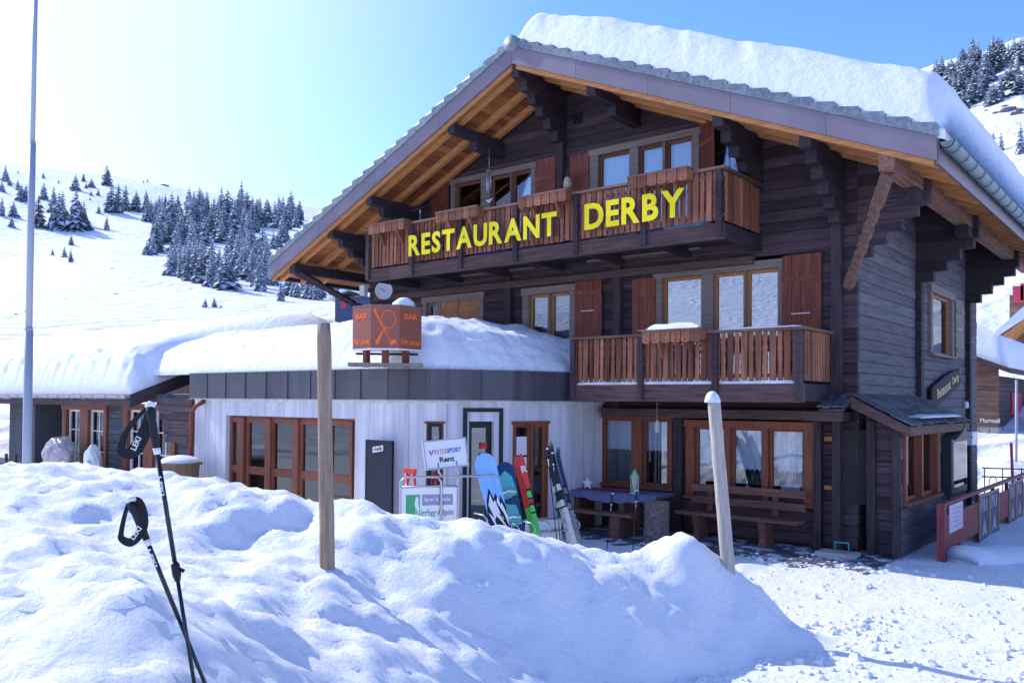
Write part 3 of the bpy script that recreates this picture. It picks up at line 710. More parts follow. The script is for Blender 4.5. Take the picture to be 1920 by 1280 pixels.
ps = MB(); ps.prism([(-4.5, 14.28, 2.62), (-3.62, 14.28, 2.14), (-3.62, 14.28, 2.07), (-4.5, 14.28, 2.55)], (0, 4.3, 0)); ps = ps.build('lean_to_roof', M['logx'], chalet)
shingle_roof(ps, (-3.58, 14.25, 2.145), (-3.58, 18.6, 2.145), (-4.51, 18.6, 2.65), (-4.51, 14.25, 2.65), 4, 16, 3)
m_ = MB(); m_.box(-3.66, -3.60, 14.26, 18.58, 1.99, 2.13); m_.build('eave_beam', M['balx'], ps)
m_ = MB(); m_.prism([(-4.5, 14.24, 2.60), (-3.6, 14.24, 2.12), (-3.6, 14.24, 1.98), (-4.5, 14.24, 2.42)], (0, .035, 0)); m_.build('verge_board', M['darkx'], ps)
a0 = fx(1545, 790, 14.2)[0]
ps2 = MB(); ps2.box8([(a0, 13.95, 2.36), (-4.52, 13.95, 2.36), (-4.52, YF, 2.62), (a0, YF, 2.62), (a0, 13.95, 2.40), (-4.52, 13.95, 2.40), (-4.52, YF, 2.66), (a0, YF, 2.66)]); ps2 = ps2.build('pent_roof', M['logx'], chalet)
shingle_roof(ps2, (a0-.02, 13.9, 2.41), (-4.5, 13.9, 2.41), (-4.5, YF, 2.67), (a0-.02, YF, 2.67), 3, 4, 5)
m_ = MB(); m_.box(a0-.3, -4.56, 13.97, 14.09, 2.2, 2.35); m_.build('eave_beam', M['darkx'], ps2)
m_ = MB(); m_.box(-4.72, -4.565, 14.093, YF-.01, 2.2, 2.345); m_.build('eave_beam', M['darky'], ps2)
for px in (1575,):
    x = fx(px, 900, YF)[0]; m_ = MB(); FW.box(m_, x-.07, x+.07, .02, 2.2, .02, .2); m_.build('post', M['logz'], chalet)
for py in (822, 913):
    a = fx(1546, py, YF-.03); b = fx(1569, py, YF-.03); m_ = MB(); FW.box(m_, a[0], b[0], a[1]-.035, a[1]+.035, .012, .05); m_.build('rung', M['honey'], chalet)
# ---------------------------------------------------------------- snow on the chalet roof
def snow_roof():
    m_ = MB(); NS, NY = 190, 150; y0, y1 = YV-.02, 25.9; xa, xb = EXL-.02, EXR+.10
    L0 = (RX-xa); L1 = (xb-RX)
    for i in range(NS+1):
        x = xa+(xb-xa)*i/NS
        for j in range(NY+1):
            v = j/NY; y = y0+(y1-y0)*(v**1.5)
            t = y-y0
            full = 1.10 if x > RX else .75
            ramp = 1.45 if x > RX else 1.3
            th = full*(1-(1-min(1, t/ramp))**2.6)
            ed = min(1, max(0.0, (xb-x))/.32); th *= (.0+1.0*ed**.30)
            ed = min(1, max(0.0, (x-xa))/.7); th *= ed**.55
            rid = math.exp(-((x-RX)/1.1)**2); th -= .13*rid
            st = noise.noise(Vector(((x*1.0+y*0.55)*1.05, (y-x*.35)*.35, 2.0)))+.6*noise.noise(Vector(((x+y*.6)*2.7, (y-x*.35)*.7, 9.0)))
            k = min(1, t/.5)*min(1, th/.3)
            th += k*(.040*st + .03*noise.noise(Vector(((x+y*.6)*4.2, (y-x*.35)*1.0, 4.0))) + .012*fbm(x*5, y*5, 1, 3))
            m_.v.append(Vector((x, y, roofz(x)+max(.125 + (.02 if t < .1 else 0), th+.13))))
    W2 = NY+1
    for i in range(NS):
        for j in range(NY): a = i*W2+j; m_.f.append((a, a+W2, a+W2+1, a+1)); m_.m.append(0)
    # skirts down to the roof surface
    def skirt(idx):
        b0 = len(m_.v)
        for q in idx: v = m_.v[q]; m_.v.append(Vector((v.x, v.y, roofz(v.x)-.0)))
        for k in range(len(idx)-1): m_.f.append((idx[k], idx[k+1], b0+k+1, b0+k)); m_.m.append(0)
    skirt([i*W2 for i in range(NS+1)]); skirt([NS*W2+j for j in range(W2)]); skirt([j for j in range(W2)])
    return m_.build('roof_snow', M['roofsnow'], None, True, (RX, 19, 9.5), label='thick wind-rippled snow blanket lying on the chalet gable roof', cat='snow blanket')
snow_roof()
# ================================================================ bar annex
def ws(wall, px, py):                    # pixel -> (s, z) on a wall plane
    d = ray(px, py); k = (wall.o-CAMV).dot(wall.n)/d.dot(wall.n); p = CAMV+d*k
    return (p-wall.o).dot(wall.u), p.z
bar = thing('bar_annex', 'low white bar pavilion with dark metal fascia in front of the chalet', 'annex', (-12, 12, 0))
FP = [(-17.6, 10.2), (-11.12, 10.2), (-10.27, 10.85), (-9.76, 12.04), (-9.42, 13.5), (-9.42, 14.6)]
NP = [9, 3, 2, 3, 3]
WPt = [(-17.6, 10.33), (-11.17, 10.33), (-10.38, 10.93), (-9.89, 12.08), (-9.55, 13.52), (-9.55, 14.66)]
facets = [Wall(*WPt[i], WPt[i+1][0]-WPt[i][0], WPt[i+1][1]-WPt[i][1]) for i in range(5)]
flen = [math.dist(WPt[i], WPt[i+1]) for i in range(5)]
rs = MB(); rs.prism([(x, y, 2.94) for x, y in [(-17.5, 10.25), (-11.15, 10.25), (-10.33, 10.9), (-9.82, 12.05), (-9.48, 13.5), (-9.48, 14.64), (-17.5, 14.64)]], (0, 0, .05)); rs.build('flat_roof', M['sheet'], bar)
rs = MB(); rs.prism([(x, y, 2.44) for x, y in [(-17.5, 10.27), (-11.16, 10.27), (-10.34, 10.9), (-9.83, 12.05), (-9.5, 13.5), (-9.5, 14.64), (-17.5, 14.64)]], (0, 0, .06)); rs.build('ceiling', M['plaster'], bar)
for i in range(5):
    fwl = Wall(*FP[i], FP[i+1][0]-FP[i][0], FP[i+1][1]-FP[i][1]); L_ = math.dist(FP[i], FP[i+1])
    for k in range(NP[i]):
        a, b = L_*k/NP[i], L_*(k+1)/NP[i]
        m_ = MB(); fwl.box(m_, a+.004, b-.004, 2.5, 3.04, -.04, random.uniform(-.004, .004)); fp_ = m_.build('fascia_panel', M['sheet'], bar)
        m_ = MB(); fwl.box(m_, b-.02, b+.008, 2.498, 3.045, -.01, .018); m_.build('seam', M['sheet'], fp_)
    m_ = MB(); fwl.box(m_, -.01, L_+.01, 3.042, 3.06, -.12, .03); m_.build('drip_edge', M['zinc'], bar)
    m_ = MB(); fwl.box(m_, 0, L_, 2.482, 2.498, -.06, .012); m_.build('drip_edge', M['zinc'], bar)
def boards(parent, wall, s0, s1, z0, z1, w_, material, th=.06):
    n = max(1, round((s1-s0)/w_)); 
    for k in range(n):
        a, b = s0+(s1-s0)*k/n, s0+(s1-s0)*(k+1)/n; m_ = MB()
        wall.box(m_, a+.0025, b-.0025, z0, z1, -th, random.choice((0, -.014))); m_.build('wall_board', material, parent)
A = facets[0]
s0, _ = ws(A, 422, 830); s1, _ = ws(A, 664, 830)
boards(bar, A, 0.02, s0, 0, 2.46, .42, M['plaster'], .2); boards(bar, A, s1, flen[0], 0, 2.46, .42, M['plaster'], .2)
m_ = MB(); A.box(m_, s0, s1, 2.14, 2.46, -.2, 0); m_.build('lintel', M['plaster'], bar)
# folding glass front, set back in its opening
AW = Wall(WPt[0][0], WPt[0][1]+.16, 1, 0)
fold = MB(); AW.box(fold, s0, s1, 2.09, 2.14, -.06, .03); AW.box(fold, s0, s1, 0, .12, -.06, .03); fold = fold.build('glass_front', M['redz'], bar)
for (pa, pb) in ((422, 452), (466, 505), (513, 556), (566, 606), (620, 664)):
    a, _ = ws(AW, pa, 830); b, _ = ws(AW, pb, 830); a = max(a, s0+.01); b = min(b, s1-.01); m_ = MB(); zr = 1.0
    for q in ((a, a+.07, .12, 2.09), (b-.07, b, .12, 2.09)): AW.box(m_, *q, -.03, .05)
    AW.box(m_, a+.07, b-.07, 2.0, 2.09, -.03, .045); AW.box(m_, a+.07, b-.07, zr-.08, zr+.08, -.03, .045); AW.box(m_, a+.07, b-.07, .12, .24, -.03, .045)
    sh = m_.build('sash', M['redz'], fold)
    m_ = MB(); AW.box(m_, a+.065, b-.065, zr+.075, 2.005, .0, .008); m_.build('pane', M['glass'], fold)
    m_ = MB(); AW.box(m_, a+.065, b-.065, .235, zr-.075, .0, .008); m_.build('pane', M['glass'], fold)
for p in (459, 509, 561, 613):
    a, _ = ws(AW, p, 830); m_ = MB(); AW.box(m_, a-.09, a+.09, .12, 2.09, -.05, .10); m_.build('mullion', M['redz'], fold)
ir = MB(); ir.quad([(-17.4, 13.9, 0), (-9.8, 13.9, 0), (-9.8, 13.9, 2.44), (-17.4, 13.9, 2.44)]); ir.build('back_wall', M['room'], bar)
ir = MB(); ir.box(-17.4, -11.5, 10.6, 13.9, .02, .05); ir.build('bar_floor', M['shut'], bar)
for k, xx in enumerate((-15.6, -14.2, -12.9)):
    m_ = MB(); m_.lathe((xx, 12.3, .05), [(.22, 0), (.05, .03), (.04, .7), (.38, .72), (.38, .76)], 12); m_.build('bar_table', M['casing'], bar)
# facet B narrow window, facet C door, facet D window
B_, C2, D_ = facets[1], facets[2], facets[3]
b0, _ = ws(B_, 799, 850); b1, _ = ws(B_, 846, 850); b1 = min(b1, flen[1]-.06)
boards(bar, B_, .005, b0, 0, 2.46, .25, M['plaster'], .1); boards(bar, B_, b1, flen[1]-.004, 0, 2.46, .3, M['plaster'], .1)
m_ = MB(); B_.box(m_, b0, b1, 2.12, 2.46, -.1, 0); m_.build('lintel', M['plaster'], bar)
m_ = MB(); B_.box(m_, b0, b1, 0, .35, -.1, 0); m_.build('parapet', M['plaster'], bar)
window(bar, B_, b0, b1, .35, 2.12, [(0.0, 1.0)], .03, M['shut'], M['black'], None, .0, False, glassm=M['glass'], roomd=.5)
c0, _ = ws(C2, 880, 850); c1, _ = ws(C2, 926, 850)
boards(bar, C2, .004, c0, 0, 2.46, .25, M['plaster'], .1); boards(bar, C2, c1, flen[2]-.004, 0, 2.46, .25, M['plaster'], .1)
m_ = MB(); C2.box(m_, c0, c1, 2.12, 2.46, -.1, 0); m_.build('lintel', M['plaster'], bar)
for q in ((c0-.13, c0-.06, 0, 2.36), (c1+.10, c1+.17, 0, 2.36), (c0-.06, c1+.10, 2.29, 2.36)):
    m_ = MB(); C2.box(m_, *q, .004, .035); m_.build('door_trim', M['black'], bar)
dr = MB()
for q in ((c0, c0+.09, 0, 2.12), (c1-.09, c1, 0, 2.12), (c0+.09, c1-.09, 2.0, 2.12), (c0+.09, c1-.09, 0, .25)): C2.box(dr, *q, -.16, -.10)
dr = dr.build('door', M['black'], bar)
m_ = MB(); C2.box(m_, c0+.08, c1-.08, .24, 2.01, -.135, -.128); m_.build('pane', M['glass'], dr)
m_ = MB(); C2.box(m_, c1-.14, c1-.12, .95, 1.25, -.1, -.05); m_.build('handle', M['steel'], dr)
for zz, mtl, hh in ((1.68, 'redst', .11), (1.50, 'yelst', .09), (1.30, 'white', .14)):
    if mtl not in M: M[mtl] = mat(mtl, (0.65, 0.03, 0.04) if mtl == 'redst' else (0.45, 0.36, 0.05), .5)
    m_ = MB(); C2.box(m_, c1-.22, c1-.10, zz-hh/2, zz+hh/2, -.0995, -.096); m_.build('sticker', M[mtl], dr)
d0, _ = ws(D_, 962, 850); d0 = max(d0, .05); d1, _ = ws(D_, 1028, 850)
boards(bar, D_, .004, d0, 0, 2.46, .2, M['plaster'], .1); boards(bar, D_, d1, flen[3], 0, 2.46, .3, M['plaster'], .1)
m_ = MB(); D_.box(m_, d0, d1, 2.12, 2.46, -.1, 0); m_.build('lintel', M['plaster'], bar)
w_ = window(bar, D_, d0, d1, .12, 2.12, [(0.0, .5), (.56, 1.0)], .05, M['redz'], M['redz'], None, .0, False, glassm=M['glass'], roomd=.5, fillm=M['redz'])
for zz in (1.28, 1.66):
    m_ = MB(); D_.box(m_, d0+.12, d0+.46, zz-.17, zz+.17, -.062, -.058); m_.build('notice', M['white'], w_)
boards(bar, facets[4], .0, flen[4], 0, 2.46, .4, M['plaster'], .1)
# downpipe at the left end
m_ = MB(); x, z = fx(372, 752, 10.15); m_.tube([(x+.15, 10.2, z), (x-.05, 10.12, z-.10), (x-.18, 10.1, z-.24), (x-.2, 10.1, 0.3)], .05, 9); m_.build('downpipe', M['shut'], bar, True)
# ---------------------------------------------------------------- wooden side building on the left
shed = thing('side_building', 'dark timber side building with red-brown windows left of the white bar', 'building', (-22, 12, 0))
YS = 10.55; SWL = Wall(0, YS, 1, 0)
def sx(px, py=820, Y=YS): return fx(px, py, Y)[0]
o1 = (sx(120), sx(203), fx(160, 884, YS)[1], fx(160, 757, YS)[1]); o2 = (sx(234), sx(332), fx(280, 893, YS)[1], fx(280, 757, YS)[1])
M['shedw'] = wood('grey blue shed wood', (0.055, 0.060, 0.075), (0.12, 0.125, 0.145), 'x', .15)
sf = MB(); SWL.box(sf, sx(120)-.02, -17.62, 0, .1, -.2, -.13); sf = sf.build('front_wall', M['shedw'], shed)
planks(sf, SWL, sx(118), -17.62, 0.1, 2.6, .2, M['shedw'], [o1, o2])
sf2 = MB(); sf2.box(sx(72), sx(120), YS+1.1, YS+1.2, 0, 2.6); sf2.box(sx(118)-.1, sx(118), YS+.13, YS+1.1, 0, 2.6); sf2.build('porch_wall', M['logz'], shed)
m_ = MB(); a_ = sx(24); b_ = sx(72); n = 4
for k in range(n):
    m_ = MB(); m_.box(a_+(b_-a_)*k/n+.003, a_+(b_-a_)*(k+1)/n-.003, YS-.1, YS+1.1, 0, 2.55); m_.build('wall_board', M['shedw'], shed)
for o in (o1, o2):
    window(shed, SWL, *o, [(0.04, .40), (.60, .98)], .13, M['redz'], M['white'], None, .06, True, bars=2, fw=.05, glassm=M['glassd'], fillm=M['redz'])
SRX = -19.72; PITCH = .39
def shz(y): return 2.56+PITCH*(y-9.9) if y < 14.1 else 2.56+PITCH*4.2-PITCH*(y-14.1)
sr = MB()
for ya, yb in ((9.9, 14.1), (14.1, 18)):
    sr.box8([(-34, ya, shz(ya)-.1), (SRX, ya, shz(ya)-.1), (SRX, yb, shz(yb)-.1), (-34, yb, shz(yb)-.1), (-34, ya, shz(ya)), (SRX, ya, shz(ya)), (SRX, yb, shz(yb)), (-34, yb, shz(yb))])
sr = sr.build('roof', M['darkx'], shed)
for k in range(2):
    m_ = MB(); y0_, y1_ = 9.9+k*1.1, 9.9+(k+1)*1.1-.01; m_.box8([(SRX, y0_, shz(y0_)-.3), (SRX+.05, y0_, shz(y0_)-.3), (SRX+.05, y1_, shz(y1_)-.3), (SRX, y1_, shz(y1_)-.3), (SRX, y0_, shz(y0_)+.01), (SRX+.05, y0_, shz(y0_)+.01), (SRX+.05, y1_, shz(y1_)+.01), (SRX, y1_, shz(y1_)+.01)]); m_.build('verge_board', M['logx'], sr)
m_ = MB(); m_.box(-34, SRX-.02, 9.93, 9.98, 2.30, 2.45); m_.build('eave_board', M['darkx'], sr)
gutter(sr, (SRX+.02, 9.86, 2.56), (-34, 9.86, 2.56), .09, M['zinc'], 22)
# log ends and stones between side building and bar
for k in range(6):
    m_ = MB(); m_.box(-19.2+.12*k, -17.66, 10.30-.02*k, 10.5, 2.5-.17*(k+1), 2.5-.17*k-.01); m_.build('log_end', M['logx'], shed)
# ---------------------------------------------------------------- snow on the low roofs
def snow_field(name, x0, x1, y0, y1, hf, zb, step, label, cat):
    m_ = MB(); xs = np.arange(x0, x1+1e-6, step); ys = np.arange(y0, y1+1e-6, step); idx = {}
    for i, x in enumerate(xs):
        for j, y in enumerate(ys):
            h = hf(x, y)
            if h is None: continue
            idx[(i, j)] = len(m_.v); m_.v.append(Vector((x, y, h)))
    from collections import Counter
    ec = Counter(); fs = []
    for i in range(len(xs)-1):
        for j in range(len(ys)-1):
            q = [(i, j), (i+1, j), (i+1, j+1), (i, j+1)]
            if all(k in idx for k in q):
                f = tuple(idx[k] for k in q); fs.append(f)
                for a in range(4): ec[(f[a], f[(a+1) % 4])] += 1
    m_.f = list(fs); bot = {}
    def bt(a):
        if a not in bot: v = m_.v[a]; bot[a] = len(m_.v); m_.v.append(Vector((v.x, v.y, zb(v.x, v.y))))
        return bot[a]
    for (a, b) in list(ec):
        if (b, a) not in ec: m_.f.append((b, a, bt(a), bt(b)))
    m_.m = [0]*len(m_.f)
    return m_.build(name, M['roofsnow'], None, True, (x0, y0, 3), label=label, cat=cat)
def seg_dist(p, a, b):
    ax, ay = a; bx_, by_ = b; dx, dy = bx_-ax, by_-ay; t = max(0, min(1, ((p[0]-ax)*dx+(p[1]-ay)*dy)/(dx*dx+dy*dy)))
    # signed: positive inside (left of direction)
    cr_ = dx*(p[1]-ay)-dy*(p[0]-ax); d = math.hypot(p[0]-ax-t*dx, p[1]-ay-t*dy)
    return d if cr_ > 0 else -d
def bar_h(x, y):
    ds = [seg_dist((x, y), FP[i], FP[i+1]) for i in range(5)]
    if x < -17.58:
        if y < 10.55 or y > 14.55: return None
        ds = [y-10.5, 9, 9, 9, 9]
    if min(ds) < .03 or y > 14.55: return None
    d = min(ds[:4]); dd = max(0, d-.03)
    lump = .06*noise.noise(Vector((x*1.6, y*1.6, 3)))+.03*noise.noise(Vector((x*4, y*4, 5)))
    th = 1.08*(1-(1-min(1, dd/(.95+.25*noise.noise(Vector((x*.8, y*.8, 1))))))**2.6)
    th *= .86+.14*min(1, dd/2)
    k = min(1, dd/.2)
    lay = .02*math.sin(th*22+x*.7)*k
    r = max(0.0, min(1.0, (-9.5-x)/2.2)); th *= .40+.60*r**.7
    lf = max(0.0, min(1.0, (-18.2-x)/2.0)); th *= 1-.25*lf
    return 3.05+th+lump*k+lay+.03*fbm(x*6, y*6, 2, 3)*k
snow_field('bar_roof_snow', -20.3, -9.35, 10.2, 14.6, bar_h, lambda x, y: 3.045, .055, 'deep rounded snow layer on the flat bar roof behind the orange sign', 'snow blanket')
def shed_h(x, y):
    s = max(0, min(1, (y-11.3)/2.6)); xr = SRX-.02 + 2.6*s*s*(3-2*s)
    if x > xr or y < 9.93: return None
    d = y-9.93; dx = xr-x
    th = .92*(1-(1-min(1, d/.45))**2.4)*(1-(1-min(1, dx/(.9+1.2*s)))**2.2)
    k = min(1, d/.15)*min(1, dx/.3); fr = math.exp(-(d/.7)**2)
    n_ = .16*fr*fbm(x*3.6, y*3.6, 2, 5)+.05*noise.noise(Vector((x*.7, y*.7, 3)))+.05*fr*noise.noise(Vector((x*5, y*5, 8)))
    yy = y-14.1; cap = -.25*math.exp(-(yy/.8)**2)
    return max(shz(y), 2.4 if x < SRX else 3.0)+.012+th+k*n_+cap*min(1, th/.5)
snow_field('side_roof_snow', -34, -16.5, 9.9, 17.5, shed_h, lambda x, y: max(shz(y), 2.4 if x < SRX else 3.0), .075, 'broad smooth snow cover on the side building roof with crumbly cut front', 'snow blanket')
# ================================================================ bar sign (three visible faces of a six-sided box on posts)
bp0 = dep(726, 652, 14.35); bc = Vector((bp0.x-.10, bp0.y+.55, 0)); zs0, zs1 = dep(726, 652, 14.35).z, dep(726, 572, 14.35).z
sign = thing('bar_sign', 'orange-brown six-sided bar sign box standing on the roof edge posts', 'sign', (bc.x, bc.y, 3.05))
M['signb'] = mat('brown sign panel', (0.26, 0.085, 0.058), .5, (0.30, 0.10, 0.07), 2); M['orange'] = mat('orange print', (0.95, 0.17, 0.02), .5)
# faces: left, front, right as seen from the street
pl, pa, pb, pr = [dep(px, 650, d) for px, d in ((661, 14.75), (695, 14.40), (749, 14.42), (790, 14.85))]
base = [Vector((p.x, p.y, 0)) for p in (pl, pa, pb, pr)]
cc = (base[0]+base[3])/2; back = [cc*2-base[1]*1, cc*2-base[2]*1]
poly = base+[back[0], back[1]]
m_ = MB(); m_.prism([p+Vector((0, 0, zs0)) for p in poly], (0, 0, zs1-zs0)); m_.build('box', M['signb'], sign)
m_ = MB(); m_.prism([cc+(p-cc)*1.02+Vector((0, 0, zs1)) for p in poly], (0, 0, .02)); m_.build('lid', M['casing'], sign)
m_ = MB(); m_.prism([cc+(p-cc)*1.01+Vector((0, 0, zs0-.03)) for p in poly], (0, 0, .028)); m_.build('bottom_rim', M['whitem'], sign)
hS = zs1-zs0
for (a, b), txt in (((base[0], base[1]), 1), ((base[2], base[3]), 1), ((base[1], base[2]), 0)):
    u = (b-a); L_ = u.length; u.normalize(); out = u.cross(Vector((0, 0, 1)))
    if txt:
        for s_, zz, hh, ww in (('BAR', .70, .14, .62), ('Nr.one', .09, .15, .86)):
            t_ = text_mb(s_, L_*ww, hS*hh, .003, .02); place(t_, a+u*L_*(1-ww)/2+Vector((0, 0, zs0+hS*zz))+out*.002, u, (0, 0, 1)); t_.build('lettering', M['orange'], sign)
    else:
        def P3(x, z): return a+u*L_*x+Vector((0, 0, zs0+hS*z))+out*.003
        m_ = MB(); n = 40; c_ = (.61, .68); rx, rz = .27, .22
        for k in range(n):
            t0, t1 = 2*math.pi*k/n, 2*math.pi*(k+1)/n
            m_.quad([P3(c_[0]+rx*math.cos(t0), c_[1]+rz*math.sin(t0)), P3(c_[0]+rx*math.cos(t1), c_[1]+rz*math.sin(t1)), P3(c_[0]+rx*.9*math.cos(t1), c_[1]+rz*.9*math.sin(t1)), P3(c_[0]+rx*.9*math.cos(t0), c_[1]+rz*.9*math.sin(t0))])
        def strip(p, q, w0, w1):
            d = Vector((q[0]-p[0], q[1]-p[1])); nn = Vector((-d.y, d.x)).normalized()
            m_.quad([P3(p[0]+nn.x*w0, p[1]+nn.y*w0), P3(p[0]-nn.x*w0, p[1]-nn.y*w0), P3(q[0]-nn.x*w1, q[1]-nn.y*w1), P3(q[0]+nn.x*w1, q[1]+nn.y*w1)])
        strip((.11, .92), (.25, .71), .045, .03); strip((.25, .71), (.70, .13), .022, .012); strip((.50, .475), (.40, .40), .05, .03); strip((.42, .42), (.20, .10), .022, .06); strip((.66, .12), (.88, .17), .055, .05)
        m_.build('racket_and_club_emblem', M['orange'], sign)
for p in (base[0]*.5+base[1]*.5, base[1]*.5+base[2]*.5, base[2]*.5+base[3]*.5):
    q = cc+(p-cc)*.8; m_ = MB(); m_.box(q.x-.045, q.x+.045, q.y-.045, q.y+.045, 3.05, zs0-.028); m_.build('post', M['shut'], sign)
m_ = MB(); q = cc+(base[0]-cc)*.9; r_ = cc+(base[3]-cc)*.9; m_.tube([q+Vector((0, 0, zs0-.08)), r_+Vector((0, 0, zs0-.08))], .02, 6); m_.build('brace_bar', M['black'], sign)
m_ = MB(); a = cc+(base[0]-cc)*1.05; b = cc+(base[3]-cc)*1.05; v = (base[1]+base[2])/2-cc
m_.prism([a+Vector((0, 0, 3.06)), a+v*.95+Vector((0, 0, 3.06)), b+v*.95+Vector((0, 0, 3.06)), b+Vector((0, 0, 3.06))], (0, 0, .06)); m_.build('base_plate', M['casing'], sign)
def snow_blob(name, c, rx, ry, rz, label, seed=0, parent=None):
    m_ = MB(); n, k_ = 20, 8
    for k in range(k_+1):
        f = k/k_*math.pi/2
        for j in range(n):
            a = 2*math.pi*j/n; rr = 1+.12*noise.noise(Vector((math.cos(a)*1.5+seed, math.sin(a)*1.5, k*.3)))
            m_.v.append(Vector((c[0]+rx*math.cos(a)*math.cos(f)*rr, c[1]+ry*math.sin(a)*math.cos(f)*rr, c[2]+rz*math.sin(f))))
    for k in range(k_):
        for j in range(n): m_.f.append((k*n+j, k*n+(j+1) % n, (k+1)*n+(j+1) % n, (k+1)*n+j)); m_.m.append(0)
    m_.f.append(tuple(range(n-1, -1, -1))); m_.m.append(0)
    if parent: return m_.build(name, M['snow'], parent, True)
    return m_.build(name, M['snow'], None, True, label=label, cat='snow cap')
q = cc*.5+base[3]*.5; snow_blob('snow_heap', (q.x-.02, q.y, zs1+.02), .2, .2, .17, 'small dome of snow on the right end of the bar sign')
# ================================================================ lettering on the balcony
YL = 12.94
rsign = thing('restaurant_sign', 'big yellow block letters reading RESTAURANT DERBY on the upper balcony', 'sign', (-11, YL, 5.5))
def word(s, pa, pb):                     # pa/pb: (px, top, bottom) of first and last letter edges
    xa, zt = fx(pa[0], pa[1], YL); _, zb = fx(pa[0], pa[2], YL); xb, _ = fx(pb[0], pb[1], YL)
    _, zt2 = fx(pb[0], pb[1], YL); _, zb2 = fx(pb[0], pb[2], YL); z0 = (zb+zb2)/2; h = (zt+zt2)/2-z0
    gl = [text_mb(ch, None, h, .06, .034) for ch in s]
    ws_ = [max(v.x for v in g.v) for g in gl]; gap = .10*h; k = (xb-xa-gap*(len(s)-1))/sum(ws_); x = xa
    for ch, g, wd in zip(s, gl, ws_):
        g.v = [Vector((v.x*k, v.y, v.z)) for v in g.v]; place(g, (x, YL+.06, z0), (1, 0, 0), (0, 0, 1)); o = g.build('letter', [M['yellow'], M['lside']], rsign); x += wd*k+gap
        m_ = MB()
        for zz in (z0+h*.25, z0+h*.75): m_.tube([(x-gap-wd*k/2, YL+.055, zz), (x-gap-wd*k/2, YL+.11, zz)], .008, 5)
word('RESTAURANT', (766, 440, 479), (1044, 398, 443)); word('DERBY', (1096, 383, 429), (1283, 352, 408))
# flower boxes hung on the rails
def flower_box(pa, pb, Y, zt, label):
    x0 = on(pa, 400, 1, Y).x; x1 = on(pb, 400, 1, Y).x
    t = thing('flower_box', label, 'flower box', ((x0+x1)/2, Y, zt-.2), 'empty flower boxes on the balcony rails')
    m_ = MB(); m_.box(x0, x1, Y+.0, Y+.24, zt, zt+.03); m_.build('lid_board', M['balx'], t)
    n = 6; w_ = (x1-x0)/n
    for k in range(n):
        a = x0+k*w_+.008; b = x0+(k+1)*w_-.008; c_ = (a+b)/2
        m_ = MB(); m_.prism([(a, Y+.01, zt-.002), (a, Y+.01, zt-.16), (a+.025, Y+.01, zt-.20), (b-.025, Y+.01, zt-.20), (b, Y+.01, zt-.16), (b, Y+.01, zt-.002)], (0, .022, 0)); p = m_.build('scalloped_board', M['balz'], t)
        m_ = MB(); m_.tube([(c_, Y+.0085, zt-.15), (c_, Y+.02, zt-.15)], .012, 8); m_.build('hole', M['black'], p)
    m_ = MB(); m_.box(x0+.01, x1-.01, Y+.034, Y+.23, zt-.16, zt-.003); m_.build('trough', M['balz'], t)
    for xx in (x0+.25*(x1-x0), x0+.75*(x1-x0)):
        m_ = MB(); m_.prism([(xx-.02, Y+.05, zt-.16), (xx-.02, Y+.24, zt-.16), (xx-.02, Y+.24, zt-.45)], (.04, 0, 0)); m_.build('bracket', M['balz'], t)
    return t
zr = 6.41
flower_box(690, 757, 12.80, zr, 'empty wooden flower box at the far left end of the upper balcony rail')
flower_box(815, 893, 12.80, zr, 'empty wooden flower box above the letters S, T and A')
flower_box(970, 1060, 12.80, zr, 'empty wooden flower box above the last letters of RESTAURANT')
flower_box(1175, 1288, 12.80, zr, 'empty wooden flower box above the letters R, B and Y')
fb = flower_box(1203, 1314, 13.0, 3.71, 'wooden flower box with a snow strip on the lower balcony rail')
def snow_strip(name, p0, p1, w_, h, label, seed=1, parent=None):
    m_ = MB(); p0, p1 = Vector(p0), Vector(p1); t = (p1-p0); L_ = t.length; t.normalize(); s_ = Vector((-t.y, t.x, 0)); n = max(8, int(L_/.07)); K = 8
    for i in range(n+1):
        f = i/n; e = min(1, min(f, 1-f)*n/2.0+.25)
        hh = h*e*(1+.45*noise.noise(Vector((f*L_*2.2+seed*9, seed, 0)))); ww = w_*(1+.25*noise.noise(Vector((f*L_*3+seed*5, 4, seed))))
        for j in range(K+1):
            a = math.pi*j/K; m_.v.append(p0+t*L_*f+s_*math.cos(a)*ww/2+Vector((0, 0, max(0, math.sin(a))**.7*hh)))
    for i in range(n):
        for j in range(K): a = i*(K+1)+j; m_.f.append((a, a+K+1, a+K+2, a+1)); m_.m.append(0)
    m_.f += [tuple(range(K, -1, -1)), tuple(n*(K+1)+j for j in range(K+1))]; m_.m += [0, 0]
    if parent is not None: return m_.build(name, M['snow'], parent, True)
    return m_.build(name, M['snow'], None, True, label=label, cat='snow')
snow_strip('snow_strip', (on(1215, 625, 1, 13.1).x, 13.12, 3.745), (on(1312, 620, 1, 13.1).x, 13.12, 3.745), .22, .10, 'snow ridge on the flower box of the lower balcony', 3)
snow_strip('snow_strip', (lx0+.1, 13.42, 2.80), (lx1-.15, 13.42, 2.80), .28, .15, 'long snow strip along the lower balcony floor edge', 5)
snow_strip('snow_strip', (on(1345, 615, 1, 13.2).x, 13.27, 3.70), (lx1, 13.27, 3.70), .11, .03, 'thin snow line on the right part of the lower hand rail', 7)
